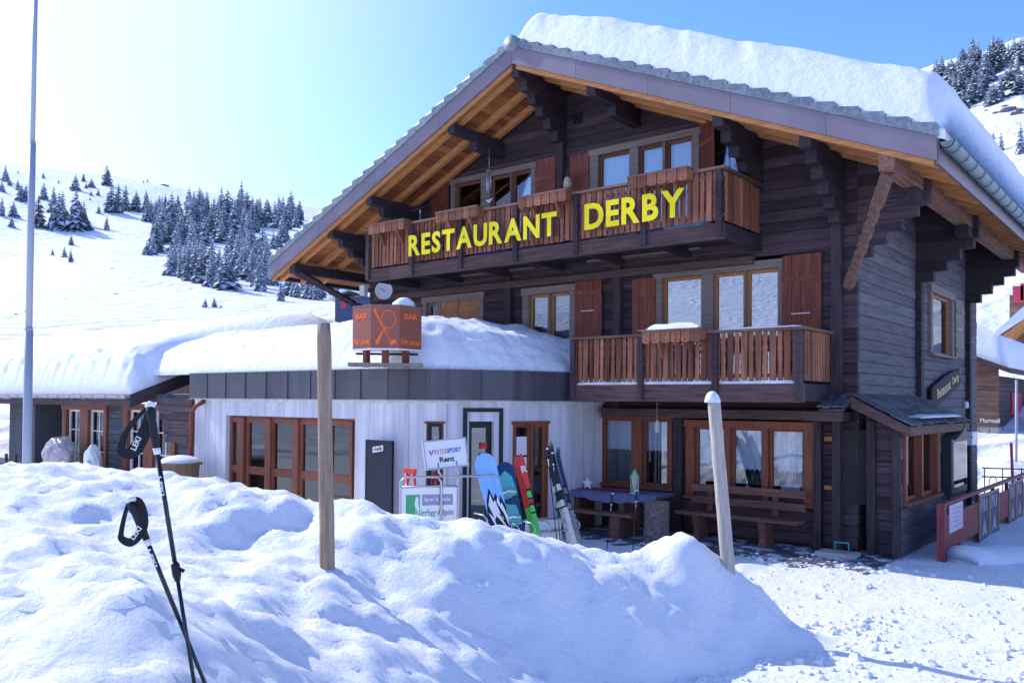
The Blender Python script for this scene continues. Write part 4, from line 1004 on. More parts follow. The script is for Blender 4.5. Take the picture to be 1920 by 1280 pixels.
# ================================================================ trees
M['needle'] = mat('needles', (0.20, 0.26, 0.32), .8, (0.32, 0.38, 0.44), 3, None, 0, .2, rnd=.3); M['bark'] = mat('bark', (0.10, 0.07, 0.06), .9); M['twigsnow'] = mat('snow on branches', (0.78, 0.81, 0.87), .8)  # needle tones paled: frost, plus distance haze and fill light put into the colour
M['larch'] = mat('bare larch twigs', (0.25, 0.22, 0.24), .9)
def conifer(seed, slim=.22, snowf=.75, pale=False, whorls=15):
    rnd = random.Random(seed); t = bpy.data.objects.new('conifer', None)
    m_ = MB(); m_.tube([(0, 0, -.03), (0, 0, .5), (0, 0, .98)], [.018, .012, .003], 6); tr = m_
    c = MB()
    for w_ in range(whorls):
        f = w_/(whorls-1); z = .07+.90*f; r = slim*(1-f)**.85*(1+.18*rnd.uniform(-1, 1))+.012
        nb = max(5, int(11*(1-f*.45)))
        for b in range(nb):
            a = 2*math.pi*(b+rnd.random()*.8)/nb+w_*.7; rr = r*rnd.uniform(.65, 1.15); dz = -rr*rnd.uniform(.5, .85); zz = z+rnd.uniform(-.02, .02)
            d = Vector((math.cos(a), math.sin(a), 0)); s_ = Vector((-d.y, d.x, 0)); wd = rr*rnd.uniform(.28, .42)+.006
            p0 = d*.01+Vector((0, 0, zz)); pm = d*rr*.6+Vector((0, 0, zz+dz*.35)); p1 = d*rr+Vector((0, 0, zz+dz))
            c.quad([p0, pm-s_*wd-Vector((0, 0, .012)), p1, pm+s_*wd-Vector((0, 0, .012))], 0)
            if rnd.random() < snowf:
                up = Vector((0, 0, .007+.006*rnd.random())); k = rnd.uniform(.55, .9); q0 = p0*.5+pm*.5
                c.quad([q0+up, pm-s_*wd*k+up*.4, p1*.92+p0*.08+up, pm+s_*wd*k+up*.4], 1)
    return tr, c
PROT = []
for sd, sl, sf_, pale in ((1, .20, .95, 0), (2, .25, .95, 0), (3, .17, .9, 0), (4, .30, .98, 0), (5, .22, .35, 1), (6, .33, 1.0, 0)):
    tr, c = conifer(sd, sl, sf_, pale); 
    mt = bpy.data.meshes.new('trunk'); mt.from_pydata([tuple(v) for v in tr.v], [], tr.f); mt.materials.append(M['bark'])
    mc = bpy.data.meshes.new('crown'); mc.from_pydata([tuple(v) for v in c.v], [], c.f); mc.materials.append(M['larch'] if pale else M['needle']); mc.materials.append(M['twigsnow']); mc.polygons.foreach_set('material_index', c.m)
    PROT.append((mt, mc))
def plant_tree(p, h, k, label, group, wide=1.0, cat='tree', name='conifer'):
    t = thing(name, label, cat, p, group); t.rotation_euler.z = random.random()*6.28; wide *= random.uniform(.75, 1.25); t.scale = (h*wide, h*wide, h)
    for me, nm in zip(PROT[k], ('trunk', 'crown')):
        o = bpy.data.objects.new(nm, me); link(o); o.parent = t
    return t
def projy(p):
    q = p-CAMV; z = q.dot(_f); return 960+FPX*q.dot(_r2)/z, 717.9-FPX*q.dot(_u2)/z, z
def hillpt(px, py):
    d = ray(px, py); bd = math.degrees(math.atan2(d.x, d.y)-BR)
    bd = (bd+180) % 360-180; prev = None
    for i in range(0, 401):
        t = i/400; p = terr(bd, t); y = projy(p)[1]
        if y <= py: return p, projy(p)[2]
    p = terr(bd, 1.0); return p, projy(p)[2]
def hill_tree(px, py, hpx, k, label, group, wide=1.0, name='conifer'):
    p, z = hillpt(px, py); plant_tree(p-Vector((0, 0, .3)), hpx*z/FPX, k, label, group, wide, 'tree', name)
rt = random.Random(11)
solo = [(30,240,85),(55,265,40),(10,300,60),(100,290,60),(118,350,90),(145,345,85),(75,440,85),(10,435,100),(65,500,60),(102,195,18),(243,222,32),(330,250,22),(470,240,45),(485,280,35),(515,275,50),(425,290,85),(600,265,110),(625,415,140),(665,415,150),(705,410,140),(765,410,110),(245,340,90),(300,420,140),(330,515,200),(425,520,220),(455,510,140),(555,425,50),(553,320,35),(512,320,30),(507,348,22),(600,512,75),(400,600,62),(295,655,42),(362,668,62),(825,655,80),(808,248,20),(830,230,20),(1155,950,65),(1205,950,65),(1243,950,35),(825,470,120),(895,400,80),(850,440,90),(950,420,80),(950,212,12),(1270,850,200),(1385,565,95)]
for x, y, h in solo:
    lab = 'snow-dusted conifer on the slope left of the flagpole' if x < 165 else 'snow-dusted conifer high up near the left ridge line' if y < 300 else 'snow-dusted conifer just right of the flagpole' if x < 480 else 'snow-dusted conifer between the flagpole trees and the hillside wood' if x < 800 else 'snow-dusted conifer at the edge of the hillside wood' if y < 900 else 'small fir of the trio just above the annex roof snow'
    if (x, y) == (400, 600): lab = 'round bushy conifer standing alone on the middle of the open slope'
    elif (x, y) == (600, 265): lab = 'tall broad conifer on the ridge left of the highest knoll'
    elif (x, y) == (600, 512): lab = 'lone conifer on the slope just below the broad tree group'
    elif (x, y) == (295, 655): lab = 'small lone fir low on the left of the slope'
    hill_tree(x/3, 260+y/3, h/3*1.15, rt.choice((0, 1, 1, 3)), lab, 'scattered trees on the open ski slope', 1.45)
for x, y, h in ((215,500,190),(350,450,170),(470,490,150),(398,695,95),(1005,440,110)):
    hill_tree(x/3, 260+y/3, h/3, 4, 'pale bare larch on the snowy left slope' if x != 398 else 'pale bare larch beside two small firs low on the slope', 'pale larches on the slope', 1.2, 'larch')
CLAB = ['snowy conifer at the left upper tip of the hillside wood', 'snowy conifer in the thick left part of the hillside wood', 'snowy conifer along the upper rim of the hillside wood', 'snowy conifer in the thick middle of the hillside wood', 'snowy conifer on the lower left tongue of the wood', 'snowy conifer in the lowest group below the wood', 'snowy conifer on the lower right side of the wood', 'snowy conifer in the upper right group near the chalet roof', 'snowy conifer right beside the left eave of the chalet', 'snowy conifer among the rocks right of the wood', 'snowy conifer low down, behind the left eave tip']
for x0, x1, y0, y1, n, h0, h1 in ((820,940,400,470,8,80,110),(860,1090,470,680,34,120,190),(1040,1240,400,470,16,90,130),(1090,1420,430,620,34,120,180),(940,1170,720,810,14,150,190),(1180,1290,760,850,8,150,200),(1290,1420,680,790,12,150,190),(1430,1700,430,510,22,90,130),(1410,1530,700,860,12,150,200),(1530,1620,540,640,5,80,120),(1560,1960,850,915,22,100,140)):
    for k in range(n):
        f = (k+rt.random())/n; lab = CLAB.pop(0) if k == 0 else lab
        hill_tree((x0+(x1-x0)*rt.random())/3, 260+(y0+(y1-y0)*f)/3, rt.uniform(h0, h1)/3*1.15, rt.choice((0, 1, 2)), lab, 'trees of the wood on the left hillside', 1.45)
for k in range(85):
    f = rt.random(); x = rt.uniform(1745, 1990); yb = 205-(x-1820)*.24; y = yb-95*f+rt.uniform(-4, 4)
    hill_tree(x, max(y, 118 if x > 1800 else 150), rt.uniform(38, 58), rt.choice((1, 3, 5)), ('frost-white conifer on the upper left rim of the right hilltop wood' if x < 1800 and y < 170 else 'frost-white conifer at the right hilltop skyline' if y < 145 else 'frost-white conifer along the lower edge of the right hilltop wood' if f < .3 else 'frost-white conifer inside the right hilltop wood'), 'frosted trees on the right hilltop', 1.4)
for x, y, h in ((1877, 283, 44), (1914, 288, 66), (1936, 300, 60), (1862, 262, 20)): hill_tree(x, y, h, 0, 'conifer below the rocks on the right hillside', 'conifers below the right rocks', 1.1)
M['rock'] = mat('grey rock', (0.10, 0.10, 0.12), .9, (0.2, 0.19, 0.2), 1.5, None, .4)
def rock(p, r, label, group, seed):
    rn = random.Random(seed); m_ = MB(); n = 9
    for k in range(5):
        f = -1+2*k/4
        for j in range(n): a = 2*math.pi*j/n; q = r*math.sqrt(max(.06, 1-f*f*.9))*rn.uniform(.7, 1.2); m_.v.append(Vector((p.x+q*math.cos(a)*1.5, p.y+q*math.sin(a)*1.5, p.z+f*r*.5*rn.uniform(.8, 1.1))))
    for k in range(4):
        for j in range(n): m_.f.append((k*n+j, k*n+(j+1) % n, (k+1)*n+(j+1) % n, (k+1)*n+j)); m_.m.append(0)
    m_.f += [tuple(range(n-1, -1, -1)), tuple(range(4*n, 5*n))]; m_.m += [0, 0]
    m_.build('rock', M['rock'], None, False, label=label, cat='rock', group=group)
for i, (x, y, r) in enumerate(((1850, 208, 4), (1868, 212, 6), (1892, 208, 14), (1905, 214, 10), (1885, 200, 6), (1912, 207, 8))): p, z = hillpt(x, y); rock(p, r*z/FPX*.75, 'grey rock poking out of the snow on the right hillside', 'rocks on the right hillside', i)
for i, (x, y, r) in enumerate(((30, 590, 4), (47, 585, 3), (125, 560, 3), (216, 552, 4), (308, 348, 7), (210, 503, 3))): p, z = hillpt(x, y); rock(p, r*z/FPX*.7, 'small dark rock on the tracked left slope', 'rocks on the left slope', 20+i)
# ================================================================ neighbouring houses
M['stone'] = mat('pale stone', (0.28, 0.26, 0.25), .9, (0.45, 0.43, 0.41), 4, None, .3, rnd=.3); M['brownx'] = wood('brown house wood', (0.15, 0.08, 0.06), (0.27, 0.16, 0.12), 'x', .2); M['browny'] = wood('dark house wood', (0.06, 0.04, 0.045), (0.12, 0.08, 0.08), 'y', .2); M['redsh'] = mat('red shutter', (0.55, 0.05, 0.09), .6)
h1 = thing('timber_house', 'brown timber house named Murmeli with stone base and red shutter', 'house', tuple(dep(1860, 830, 32).xy)+(0,))
c1 = dep(1872, 760, 32); zg = dep(1872, 833, 32).z; HW = Wall(0, c1.y, 1, 0); HS = Wall(c1.x, 0, 0, 1); zt = dep(1872, 705, 32).z; zs = dep(1872, 800, 32).z
fwl = MB(); HW.box(fwl, c1.x-5, c1.x-.05, zs, zt+.2, -.25, -.13); fwl = fwl.build('front_wall', M['brownx'], h1); planks(fwl, HW, c1.x-5, c1.x, zs, zt+1.2, .2, M['brownx'])
swl = MB(); HS.box(swl, c1.y+.05, c1.y+8, zs, zt, -.25, -.13); swl = swl.build('side_wall', M['browny'], h1); planks(swl, HS, c1.y+.02, c1.y+8, zs, zt+.02, .2, M['browny'])
stn = MB(); stn.box(c1.x-5, c1.x-.02, c1.y-.0, c1.y+8, zg-2.0, zs); stn = stn.build('stone_base', M['stone'], h1)
rn = random.Random(4)
for wl, a0_, a1_ in ((HW, c1.x-2.2, c1.x+.03), (HS, c1.y-.03, c1.y+4)):
    z_ = zg-.5
    while z_ < zs-.05:
        hh = rn.uniform(.14, .24); hh = min(hh, zs-z_); a = a0_
        while a < a1_-.05:
            w_ = min(rn.uniform(.2, .5), a1_-a); m_ = MB(); wl.box(m_, a+.012, a+w_-.012, z_+.01, z_+hh-.01, -.02, .03+rn.uniform(0, .025)); m_.build('stone', M['stone'], stn); a += w_
        z_ += hh
py_ = on(1895, 760, 0, c1.x).y; py2 = on(1912, 760, 0, c1.x).y
m_ = MB(); HS.box(m_, py_, py2, dep(1903, 778, 32.5).z, dep(1903, 735, 32.5).z, .01, .06); m_.build('shutter', M['redsh'], h1)
def roof_h(x): return zt+.25+.42*(c1.x+.55-x)
rf = MB(); rf.box8([(c1.x-6, c1.y-.9, roof_h(c1.x-6)-.18), (c1.x+.55, c1.y-.9, roof_h(c1.x+.55)-.18), (c1.x+.55, c1.y+9, roof_h(c1.x+.55)-.18), (c1.x-6, c1.y+9, roof_h(c1.x-6)-.18), (c1.x-6, c1.y-.9, roof_h(c1.x-6)), (c1.x+.55, c1.y-.9, roof_h(c1.x+.55)), (c1.x+.55, c1.y+9, roof_h(c1.x+.55)), (c1.x-6, c1.y+9, roof_h(c1.x-6))]); rf.build('roof', M['browny'], h1)
def h1s(x, y):
    if x > c1.x+.5 or x < c1.x-6 or y < c1.y-.85 or y > c1.y+9: return None
    return roof_h(x)+.01+1.05*(1-(1-min(1, (c1.x+.5-x)/.5))**2.2)*(1-(1-min(1, (y-c1.y+.85)/.9))**2)+.03*fbm(x, y, 3, 3)
snow_field('roof_snow', c1.x-6, c1.x+.52, c1.y-.86, c1.y+9, h1s, lambda x, y: roof_h(x), .14, 'rounded snow cushion on the roof of the Murmeli house', 'snow blanket')
t_ = text_mb('Murmeli', .66, .17, .01, .02); a = on(1838, 792, 1, c1.y); place(t_, (a.x, c1.y-.012, a.z), (1, 0, 0), (0, 0, 1)); t_.build('lettering', M['white'], h1)
# house higher up on the right
h2 = thing('upper_house', 'red-brown timber house with snowy roof at the right picture edge', 'house', tuple(dep(1915, 640, 46).xy)+(0,))
a = dep(1893, 640, 46); W2_ = Wall(0, a.y, 1, 0); m_ = MB(); zt2 = dep(1893, 560, 46).z
m_.box(a.x, a.x+9, a.y, a.y+8, 0, zt2); b2 = m_.build('wall', M['brownx'], h2); planks(b2, W2_, a.x, a.x+6, dep(1893, 640, 46).z, zt2+.2, .25, M['brownx'])
for k, (px, py) in enumerate(((1898, 536), (1914, 532))):
    q = dep(px, py, 45.8); m_ = MB(); m_.box(q.x, q.x+.5, a.y-.05, a.y+.0, q.z-.9, q.z); m_.build('window', M['redsh'], h2)
p0, p1 = dep(1868, 648, 44), dep(1925, 606, 44)
m_ = MB(); m_.prism([p0, p1, p1+Vector((0, 0, .3)), p0+Vector((0, 0, .3))], (0, 5, 0)); m_.build('porch_roof', M['rafter'], h2)
m_ = MB(); m_.prism([p0+Vector((-.2, -.2, .3)), p1+Vector((0, -.2, .3)), p1+Vector((0, -.2, .95)), p0+Vector((0, -.2, .75))], (0, 5.2, 0)); m_.build('porch_snow', M['snow'], h2)
# house far behind with a flag, seen under the left eave
h3 = thing('far_chalet', 'small blue-grey chalet with a Swiss flag far behind the left eave', 'house', tuple(dep(645, 580, 75).xy)+(0,))
q0, q1 = dep(628, 590, 75), dep(690, 590, 75); zt3 = dep(640, 556, 75).z; HW3 = Wall(q0.x, q0.y, q1.x-q0.x, q1.y-q0.y); L3 = (q1.xy-q0.xy).length
m_ = MB(); HW3.box(m_, 0, L3, 2, zt3, -5, 0); m_.build('wall', mat('blue grey wood', (.06, .09, .15), .8), h3)
m_ = MB(); m_.prism([HW3.p(-.6, zt3-.2, .6), HW3.p(L3*.4, zt3+1.0, .6), HW3.p(L3+.6, zt3-.2, .6), HW3.p(L3*.4, zt3+.6, .6)], HW3.n*-6); m_.build('snowy_roof', M['snow'], h3)
for f in (.25, .62):
    m_ = MB(); HW3.box(m_, L3*f-.25, L3*f+.25, zt3-1.0, zt3-.4, .0, .04); m_.build('window', M['redsh'], h3)
m_ = MB(); HW3.box(m_, L3*.52, L3*.72, zt3-2.0, zt3-1.25, .05, .07); fl_ = m_.build('flag', mat('flag red', (.7, .05, .06), .7), h3)
m_ = MB(); HW3.box(m_, L3*.60, L3*.64, zt3-1.85, zt3-1.4, .071, .08); m_.build('flag_cross', M['white'], fl_)
# ================================================================ terrace and its furniture
M['terrace'] = mat('wet dark paving with trodden snow', (0.055, 0.060, 0.085), .5, (0.14, 0.14, 0.17), 4, None, .5, .4, col3=(.72, .74, .80), detail=8)
_e = [n for n in M['terrace'].node_tree.nodes if n.type == 'VALTORGB'][0].color_ramp.elements; _e[0].position = .3; _e[1].position = .52; _e[2].position = .57
m_ = MB(); xs2 = np.linspace(-9.5, -3.9, 90); ys2 = np.linspace(12.2, 14.72, 40)
for x in xs2:
    for y in ys2: m_.v.append(Vector((x, y, .012+.016*noise.noise(Vector((x*2, y*3, 0)))-max(0, .10*(13.25+.5*noise.noise(Vector((x*1.3, 0, 4)))-y)))))
for i in range(len(xs2)-1):
    for j in range(len(ys2)-1): a = i*len(ys2)+j; m_.f.append((a, a+len(ys2), a+len(ys2)+1, a+1)); m_.m.append(0)
m_.build('terrace_floor', M['terrace'], None, True, (-6.5, 13.5, 0), kind='structure')
def plank_box(name, p, x0, x1, y0, y1, z0, z1, m='redz'): q = MB(); q.box(x0, x1, y0, y1, z0, z1); return q.build(name, M[m] if isinstance(m, str) else m, p)
M['benchx'] = wood('red brown bench wood', (0.11, 0.045, 0.035), (0.21, 0.10, 0.075), 'x', .15, .6, .25)
def bench(x0, x1, yb, label):
    t = thing('bench', label, 'bench', ((x0+x1)/2, yb, 0))
    plank_box('seat', t, x0-.12, x1+.02, yb-.42, yb-.02, .46, .52, 'benchx')
    for z in (.64, .86): plank_box('back_slat', t, x0, x1, yb+.0, yb+.05, z, z+.13, 'benchx')
    for x in (x0+.35, x1-.55):
        plank_box('back_post', t, x-.05, x+.05, yb+.052, yb+.10, .45, .98, 'benchx')
        q = MB(); q.prism([(x-.14, yb-.36, 0.01), (x+.0, yb-.36, .01), (x-.02, yb-.33, .2), (x+.0, yb-.40, .458), (x-.14, yb-.40, .458), (x-.12, yb-.33, .2)], (.0, .36, 0)); q.build('leg', M['benchx'], t)
    return t
bench(on(1290, 905, 1, 14.3).x, on(1505, 915, 1, 14.3).x, 14.42, 'red-brown slatted bench under the three-pane window')
# table with cloth and its bench
tb = thing('table', 'wooden terrace table under a red and blue cloth beside the white bar', 'table', (-9.0, 13.9, 0))
tx0, tx1 = on(1062, 905, 1, 13.8).x, on(1240, 905, 1, 13.8).x
plank_box('table_top', tb, tx0, tx1, 13.55, 14.3, .73, .78, 'benchx')
for x in (tx0+.35, tx1-.75): plank_box('trestle', tb, x-.06, x+.06, 13.65, 14.2, .01, .73, 'benchx')
bn = thing('bench', 'low wooden bench in front of the cloth-covered table', 'bench', (-9.0, 13.3, 0))
plank_box('seat', bn, tx0+.05, tx1-.25, 13.15, 13.45, .42, .47, 'benchx')
for x in (tx0+.4, tx1-.6): plank_box('leg', bn, x-.12, x+.08, 13.2, 13.42, .01, .42, 'benchx')
M['cloth'] = mat('blue grey tablecloth', (.12, .13, .22), .9, (.17, .17, .27), 8); M['redcloth'] = mat('red runner', (.42, .02, .07), .9)
cl = MB(); n = 50
for k in range(n+1):
    x = tx0-.05+(tx1-tx0+.1)*k/n; zz = .64+.012*math.sin(k*.9)+.03*math.sin(k*.17)
    cl.v += [Vector((x, 14.32, .785)), Vector((x, 13.53, .785)), Vector((x, 13.50+.015*math.sin(k*1.7), zz))]
for k in range(n):
    for j in range(2): a = 3*k+j; cl.f.append((a, a+3, a+4, a+1)); cl.m.append(0)
cl.build('tablecloth', M['cloth'], None, True, label='blue-grey cloth hanging over the terrace table edge', cat='tablecloth')
q = MB(); q.box(tx0+.25, tx1-.45, 13.75, 14.05, .788, .794); q.build('table_runner', M['redcloth'], None, label='red runner lying across the tablecloth', cat='runner')
# star on the table
c_ = on(1101, 889, 1, 13.85); m_ = MB(); pts = []
for k in range(10): a = math.pi/2+k*math.pi/5; r_ = .125 if k % 2 == 0 else .052; pts.append(Vector((c_.x+r_*math.cos(a), 13.85, .794+.10+r_*math.sin(a))))
m_.prism(pts, (0, .035, 0)); m_.build('star', M['white'], None, label='white wooden star standing on the red runner', cat='star')
def lantern(c, h, material, label, glassy=True, name='lantern'):
    t = thing(name, label, 'lantern', c); r_ = h*.17; m_ = MB()
    m_.lathe(c, [(r_*1.15, 0), (r_*1.15, h*.05), (r_*.95, h*.07)], 8); m_.build('base', material, t)
    for k in range(6):
        a = 2*math.pi*k/6; q = MB(); p = Vector(c)+Vector((math.cos(a)*r_, math.sin(a)*r_, 0)); q.tube([p+Vector((0, 0, h*.06)), p+Vector((0, 0, h*.66))], h*.022, 5); q.build('bar', material, t)
    m_ = MB(); m_.lathe(c, [(r_*.85, h*.07), (r_*.85, h*.65)], 6); m_.build('glass', M['glassd'], t)
    m_ = MB(); m_.lathe(c, [(r_*1.2, h*.65), (r_*1.1, h*.70), (r_*.65, h*.82), (r_*.5, h*.84), (r_*.5, h*.9), (r_*.2, h*.95), (.004, h)], 8); m_.build('roof', material, t)
    m_ = MB(); m_.lathe(c, [(r_*.3, h*.07), (r_*.3, h*.3)], 8); m_.build('candle', M['white'], t)
M['mint'] = mat('mint green metal', (.28, .55, .36), .5)
q = on(1190, 908, 1, 13.75); lantern((q.x, 13.75, .787), .46, M['mint'], 'mint green metal lantern at the table corner')
q = on(1487, 918, 1, YF+.16); lantern((q.x-.02, YF+.17, g2[2]+.30), .34, M['white'], 'white lantern on a box inside the right window pane')
m_ = MB(); m_.box(q.x-.2, q.x+.14, YF+.12, YF+.26, g2[2]+.06, g2[2]+.295); m_.build('white_box', M['white'], None, label='white box under the lantern behind the window pane', cat='box')
q = on(1410, 905, 1, YF+.15); m_ = MB(); z0 = g2[2]+.06
hp = [(-.13, 0), (-.10, 0), (-.09, .09), (.07, .09), (.08, 0), (.11, 0), (.12, .12), (.16, .10), (.15, .14), (.09, .15), (-.05, .15), (-.09, .24), (-.15, .22), (-.16, .19), (-.11, .18), (-.13, .1)]
m_.prism([Vector((q.x+a*.8, YF+.15, z0+b*.8)) for a, b in hp], (0, .03, 0)); m_.build('horse_figure', M['white'], None, label='small white horse figure behind the middle window pane', cat='figurine')
q = on(1232, 797, 1, 14.3); lantern((q.x, 14.3, q.z-.13), .24, M['whitem'], 'little glass lantern hanging under the lower balcony')
m_ = MB(); m_.tube([(q.x, 14.3, q.z+.10), (q.x, 14.3, 2.5)], .004, 4); m_.build('hanging_wire', M['steel'], None, label='thin wire holding the little glass lantern', cat='wire')
# tree stump stool
c_ = on(1231, 960, 1, 13.42); m_ = MB(); n = 26; rr = [(.245, .0), (.235, .06), (.225, .3), (.222, .55), (.225, .72)]
for k, (r_, z) in enumerate(rr):
    for j in range(n): a = 2*math.pi*j/n; q = r_*(1+.03*noise.noise(Vector((math.cos(a)*4, math.sin(a)*4, z*2)))); m_.v.append(Vector((c_.x+q*math.cos(a), c_.y+q*math.sin(a), z)))
for k in range(4):
    for j in range(n): m_.f.append((k*n+j, k*n+(j+1) % n, (k+1)*n+(j+1) % n, (k+1)*n+j)); m_.m.append(0)
m_.f += [tuple(range(n-1, -1, -1)), tuple(range(4*n, 5*n))]; m_.m += [0, 1]
M['stump'] = mat('grey bark', (.10, .07, .065), .9, (.24, .18, .17), 16, None, .8); M['stumptop'] = mat('cut wood', (.35, .25, .18), .8)
m_.build('tree_stump', [M['stump'], M['stumptop']], None, False, label='thick upright log stump between table and bench', cat='stump')
# ================================================================ poles and posts
M['postw'] = wood('weathered round post', (.27, .18, .12), (.47, .35, .25), 'z', .1, .8, 1.0, 30, col3=(.13, .08, .055)); M['postw2'] = wood('bleached round post', (.34, .29, .25), (.52, .46, .40), 'z', .1, .8, .9, 42, col3=(.20, .16, .13))
def round_post(p0, p1, r, mt, label):
    p0, p1 = Vector(p0), Vector(p1); m_ = MB(); K = 26
    pts = [p0+(p1-p0)*k/K+Vector((.006*noise.noise(Vector((k*.4, 1, 0))), .006*noise.noise(Vector((k*.4, 5, 0))), 0)) for k in range(K+1)]
    m_.tube(pts, [r*(1.06-.1*k/K+.02*noise.noise(Vector((k*.6, 9, 0)))) for k in range(K)]+[r*.86], 18); return m_.build('wooden_post', mt, None, True, label=label, cat='post')
a, b = dep(619, 1062, 7.2), dep(607, 606, 7.2); round_post(a-Vector((0, 0, .9)), b, .062, M['postw'], 'tall round wooden post standing upright in the snow bank')
a, b = dep(1364, 1052, 9.2), dep(1338, 745, 9.2); round_post(a-(b-a)*.3, b, .07, M['postw2'], 'leaning round wooden post with a snow cap')
snow_blob('snow_heap', (b.x-.015, b.y, b.z-.055), .082, .082, .125, 'small ball of snow on top of the leaning post', 4)
fpl = thing('flagpole', 'tall grey metal flagpole at the left edge', 'flagpole', tuple(dep(51, 880, 14).xy)+(0,))
a, b, c_ = dep(50, 900, 14), dep(58, 400, 14), dep(68, -60, 14); k_ = (a-b)*.4
m_ = MB(); m_.tube([a+k_, dep(54, 620, 14)], .068, 14); m_.build('lower_tube', M['pole'], fpl, True)
m_ = MB(); m_.tube([dep(54, 622, 14), dep(61, 270, 14)], .052, 14); m_.build('middle_tube', M['pole'], fpl, True)
m_ = MB(); m_.tube([dep(61, 272, 14), c_], [.038, .034], 12); m_.build('upper_tube', M['pole'], fpl, True)
for y_ in (620, 271): m_ = MB(); q = dep(54 if y_ > 400 else 61, y_, 14); m_.tube([q-Vector((0, 0, .02)), q+Vector((0, 0, .05))], .064 if y_ > 400 else .05, 14); m_.build('collar', M['pole'], fpl, True)
# trekking poles
M['strap'] = mat('black strap', (.010, .011, .016), .7); M['shaft'] = mat('black blue shaft', (.006, .012, .020), .3, spec=.5)
def trek(top, bot, label, big=True, strap=None, leki=None):
    top, bot = Vector(top), Vector(bot); t = (bot-top).normalized(); L_ = (bot-top).length
    g = thing('trekking_pole', label, 'trekking pole', bot)
    m_ = MB(); m_.tube([top-t*.0, top+t*.02, top+t*.05, top+t*.10, top+t*.16], [.013, .02, .0165, .016, .013], 12); m_.build('grip', M['black'], g, True)
    m_ = MB(); side = t.cross(_f).normalized(); m_.tube([top+side*.022-t*.004, top-t*.012, top-side*.014-t*.002], [.008, .013, .009], 8); m_.build('grip_head', M['white'], g, True)
    m_ = MB(); m_.tube([top+t*.16, top+t*.185], [.0145, .013], 12); m_.build('collar', M['white'], g, True)
    m_ = MB(); m_.tube([top+t*.185, top+t*(L_*.52)], .0092, 10); m_.build('upper_shaft', M['shaft'], g, True)
    m_ = MB(); m_.tube([top+t*(L_*.52), bot], .0078, 10); m_.build('lower_shaft', M['shaft'], g, True)
    if big:
        m_ = MB(); c_ = top+t*(L_*.52); m_.tube([c_-t*.03, c_-t*.02, c_+t*.02, c_+t*.045], [.010, .017, .017, .010], 12); lk = m_.build('clamp', M['black'], g, True)
        m_ = MB(); m_.tube([c_+side*.014, c_+side*.03+t*.01], .008, 6); m_.build('clamp_lever', M['black'], lk, True)
    if strap:
        m_ = MB()
        C0 = [s_[0] for s_ in strap]+[strap[-1][1]]; W0 = [s_[2] for s_ in strap]+[strap[-1][3]]; PT = []; WD = []; nC = len(C0)
        for k in range(nC-1):
            for i_ in range(8):
                t_ = i_/8; a0, a1, a2, a3 = C0[max(k-1, 0)], C0[k], C0[k+1], C0[min(k+2, nC-1)]
                PT.append(.5*((2*a1)+(a2-a0)*t_+(2*a0-5*a1+4*a2-a3)*t_*t_+(3*a1-a0-3*a2+a3)*t_**3)); WD.append(W0[k]+(W0[k+1]-W0[k])*t_)
        PT.append(C0[-1]); WD.append(W0[-1])
        for k in range(len(PT)):
            d = (PT[min(k+1, len(PT)-1)]-PT[max(k-1, 0)]).normalized(); wv = d.cross(_f).normalized(); o = _f*.0014
            m_.v += [PT[k]-wv*WD[k]-o, PT[k]+wv*WD[k]-o, PT[k]+wv*WD[k]+o, PT[k]-wv*WD[k]+o]
        for k in range(len(PT)-1):
            for j in range(4): m_.f.append((4*k+j, 4*k+(j+1) % 4, 4*k+4+(j+1) % 4, 4*k+4+j)); m_.m.append(0)
        s_ = m_.build('strap', M['strap'], g)
        if leki:
            (pp, u) = leki; tx = text_mb('LEKI', None, .022, .0006, .02); v_ = u.cross(_f).normalized()
            if v_.dot(_u2) < 0 and abs(u.dot(_r2)) > .7: v_ = -v_
            nn = u.cross(v_)
            if nn.dot(_f) > 0: v_ = -v_
            place(tx, pp-_f*.003, u, v_); tx.build('lettering', M['white'], s_)
    # lettering down the shaft
    p = top+t*(.27 if big else .2); v_ = t.cross(_f).normalized(); 
    if t.cross(v_).dot(_f) > 0: v_ = -v_
    tx = text_mb('LEKI', .075, .011, .0006, .03); place(tx, p-_f*.0098-v_*.0055, t, v_); tx.build('lettering', M['white'], g)
    return g
D1 = 3.3
def d1(x, y): return dep(x, y, D1)
def band(pts, ws_):
    return [(d1(*pts[k]), d1(*pts[k+1]), ws_[k]/2, ws_[k+1]/2) for k in range(len(pts)-1)]
trek(d1(281, 763), d1(376, 1300)-Vector((0, 0, .1)), 'tall trekking pole with hanging strap in the near snow', True,
     band([(276, 764), (255, 785), (238, 808), (229, 832), (228, 845), (238, 850), (250, 846), (264, 826), (276, 795), (283, 764)], [.012, .018, .022, .028, .034, .04, .05, .052, .045, .03]), (d1(255, 845), (d1(270, 812)-d1(255, 845)).normalized()))
trek(d1(246, 940), dep(412, 1300, 3.45)-Vector((0, 0, .1)), 'shorter slanting trekking pole half buried behind the tall one', False,
     band([(243, 937), (234, 965), (227, 1000), (229, 1010), (245, 1016), (262, 1000), (270, 980), (268, 955), (260, 938), (246, 935)], [.014, .016, .02, .028, .034, .036, .034, .028, .024, .018]), (d1(252, 1012), (d1(267, 990)-d1(252, 1012)).normalized()))
for i, (a, b, lab) in enumerate((((1148, 926), (1137, 1035), 'grey trekking pole planted left of the log stump'), ((1194, 920), (1186, 1040), 'grey trekking pole planted right in front of the log stump'))):
    q = on(*b, 2, 0.0); top = on(a[0], a[1], 1, q.y); g = trek(top, q-Vector((0, 0, .02)), lab, False)
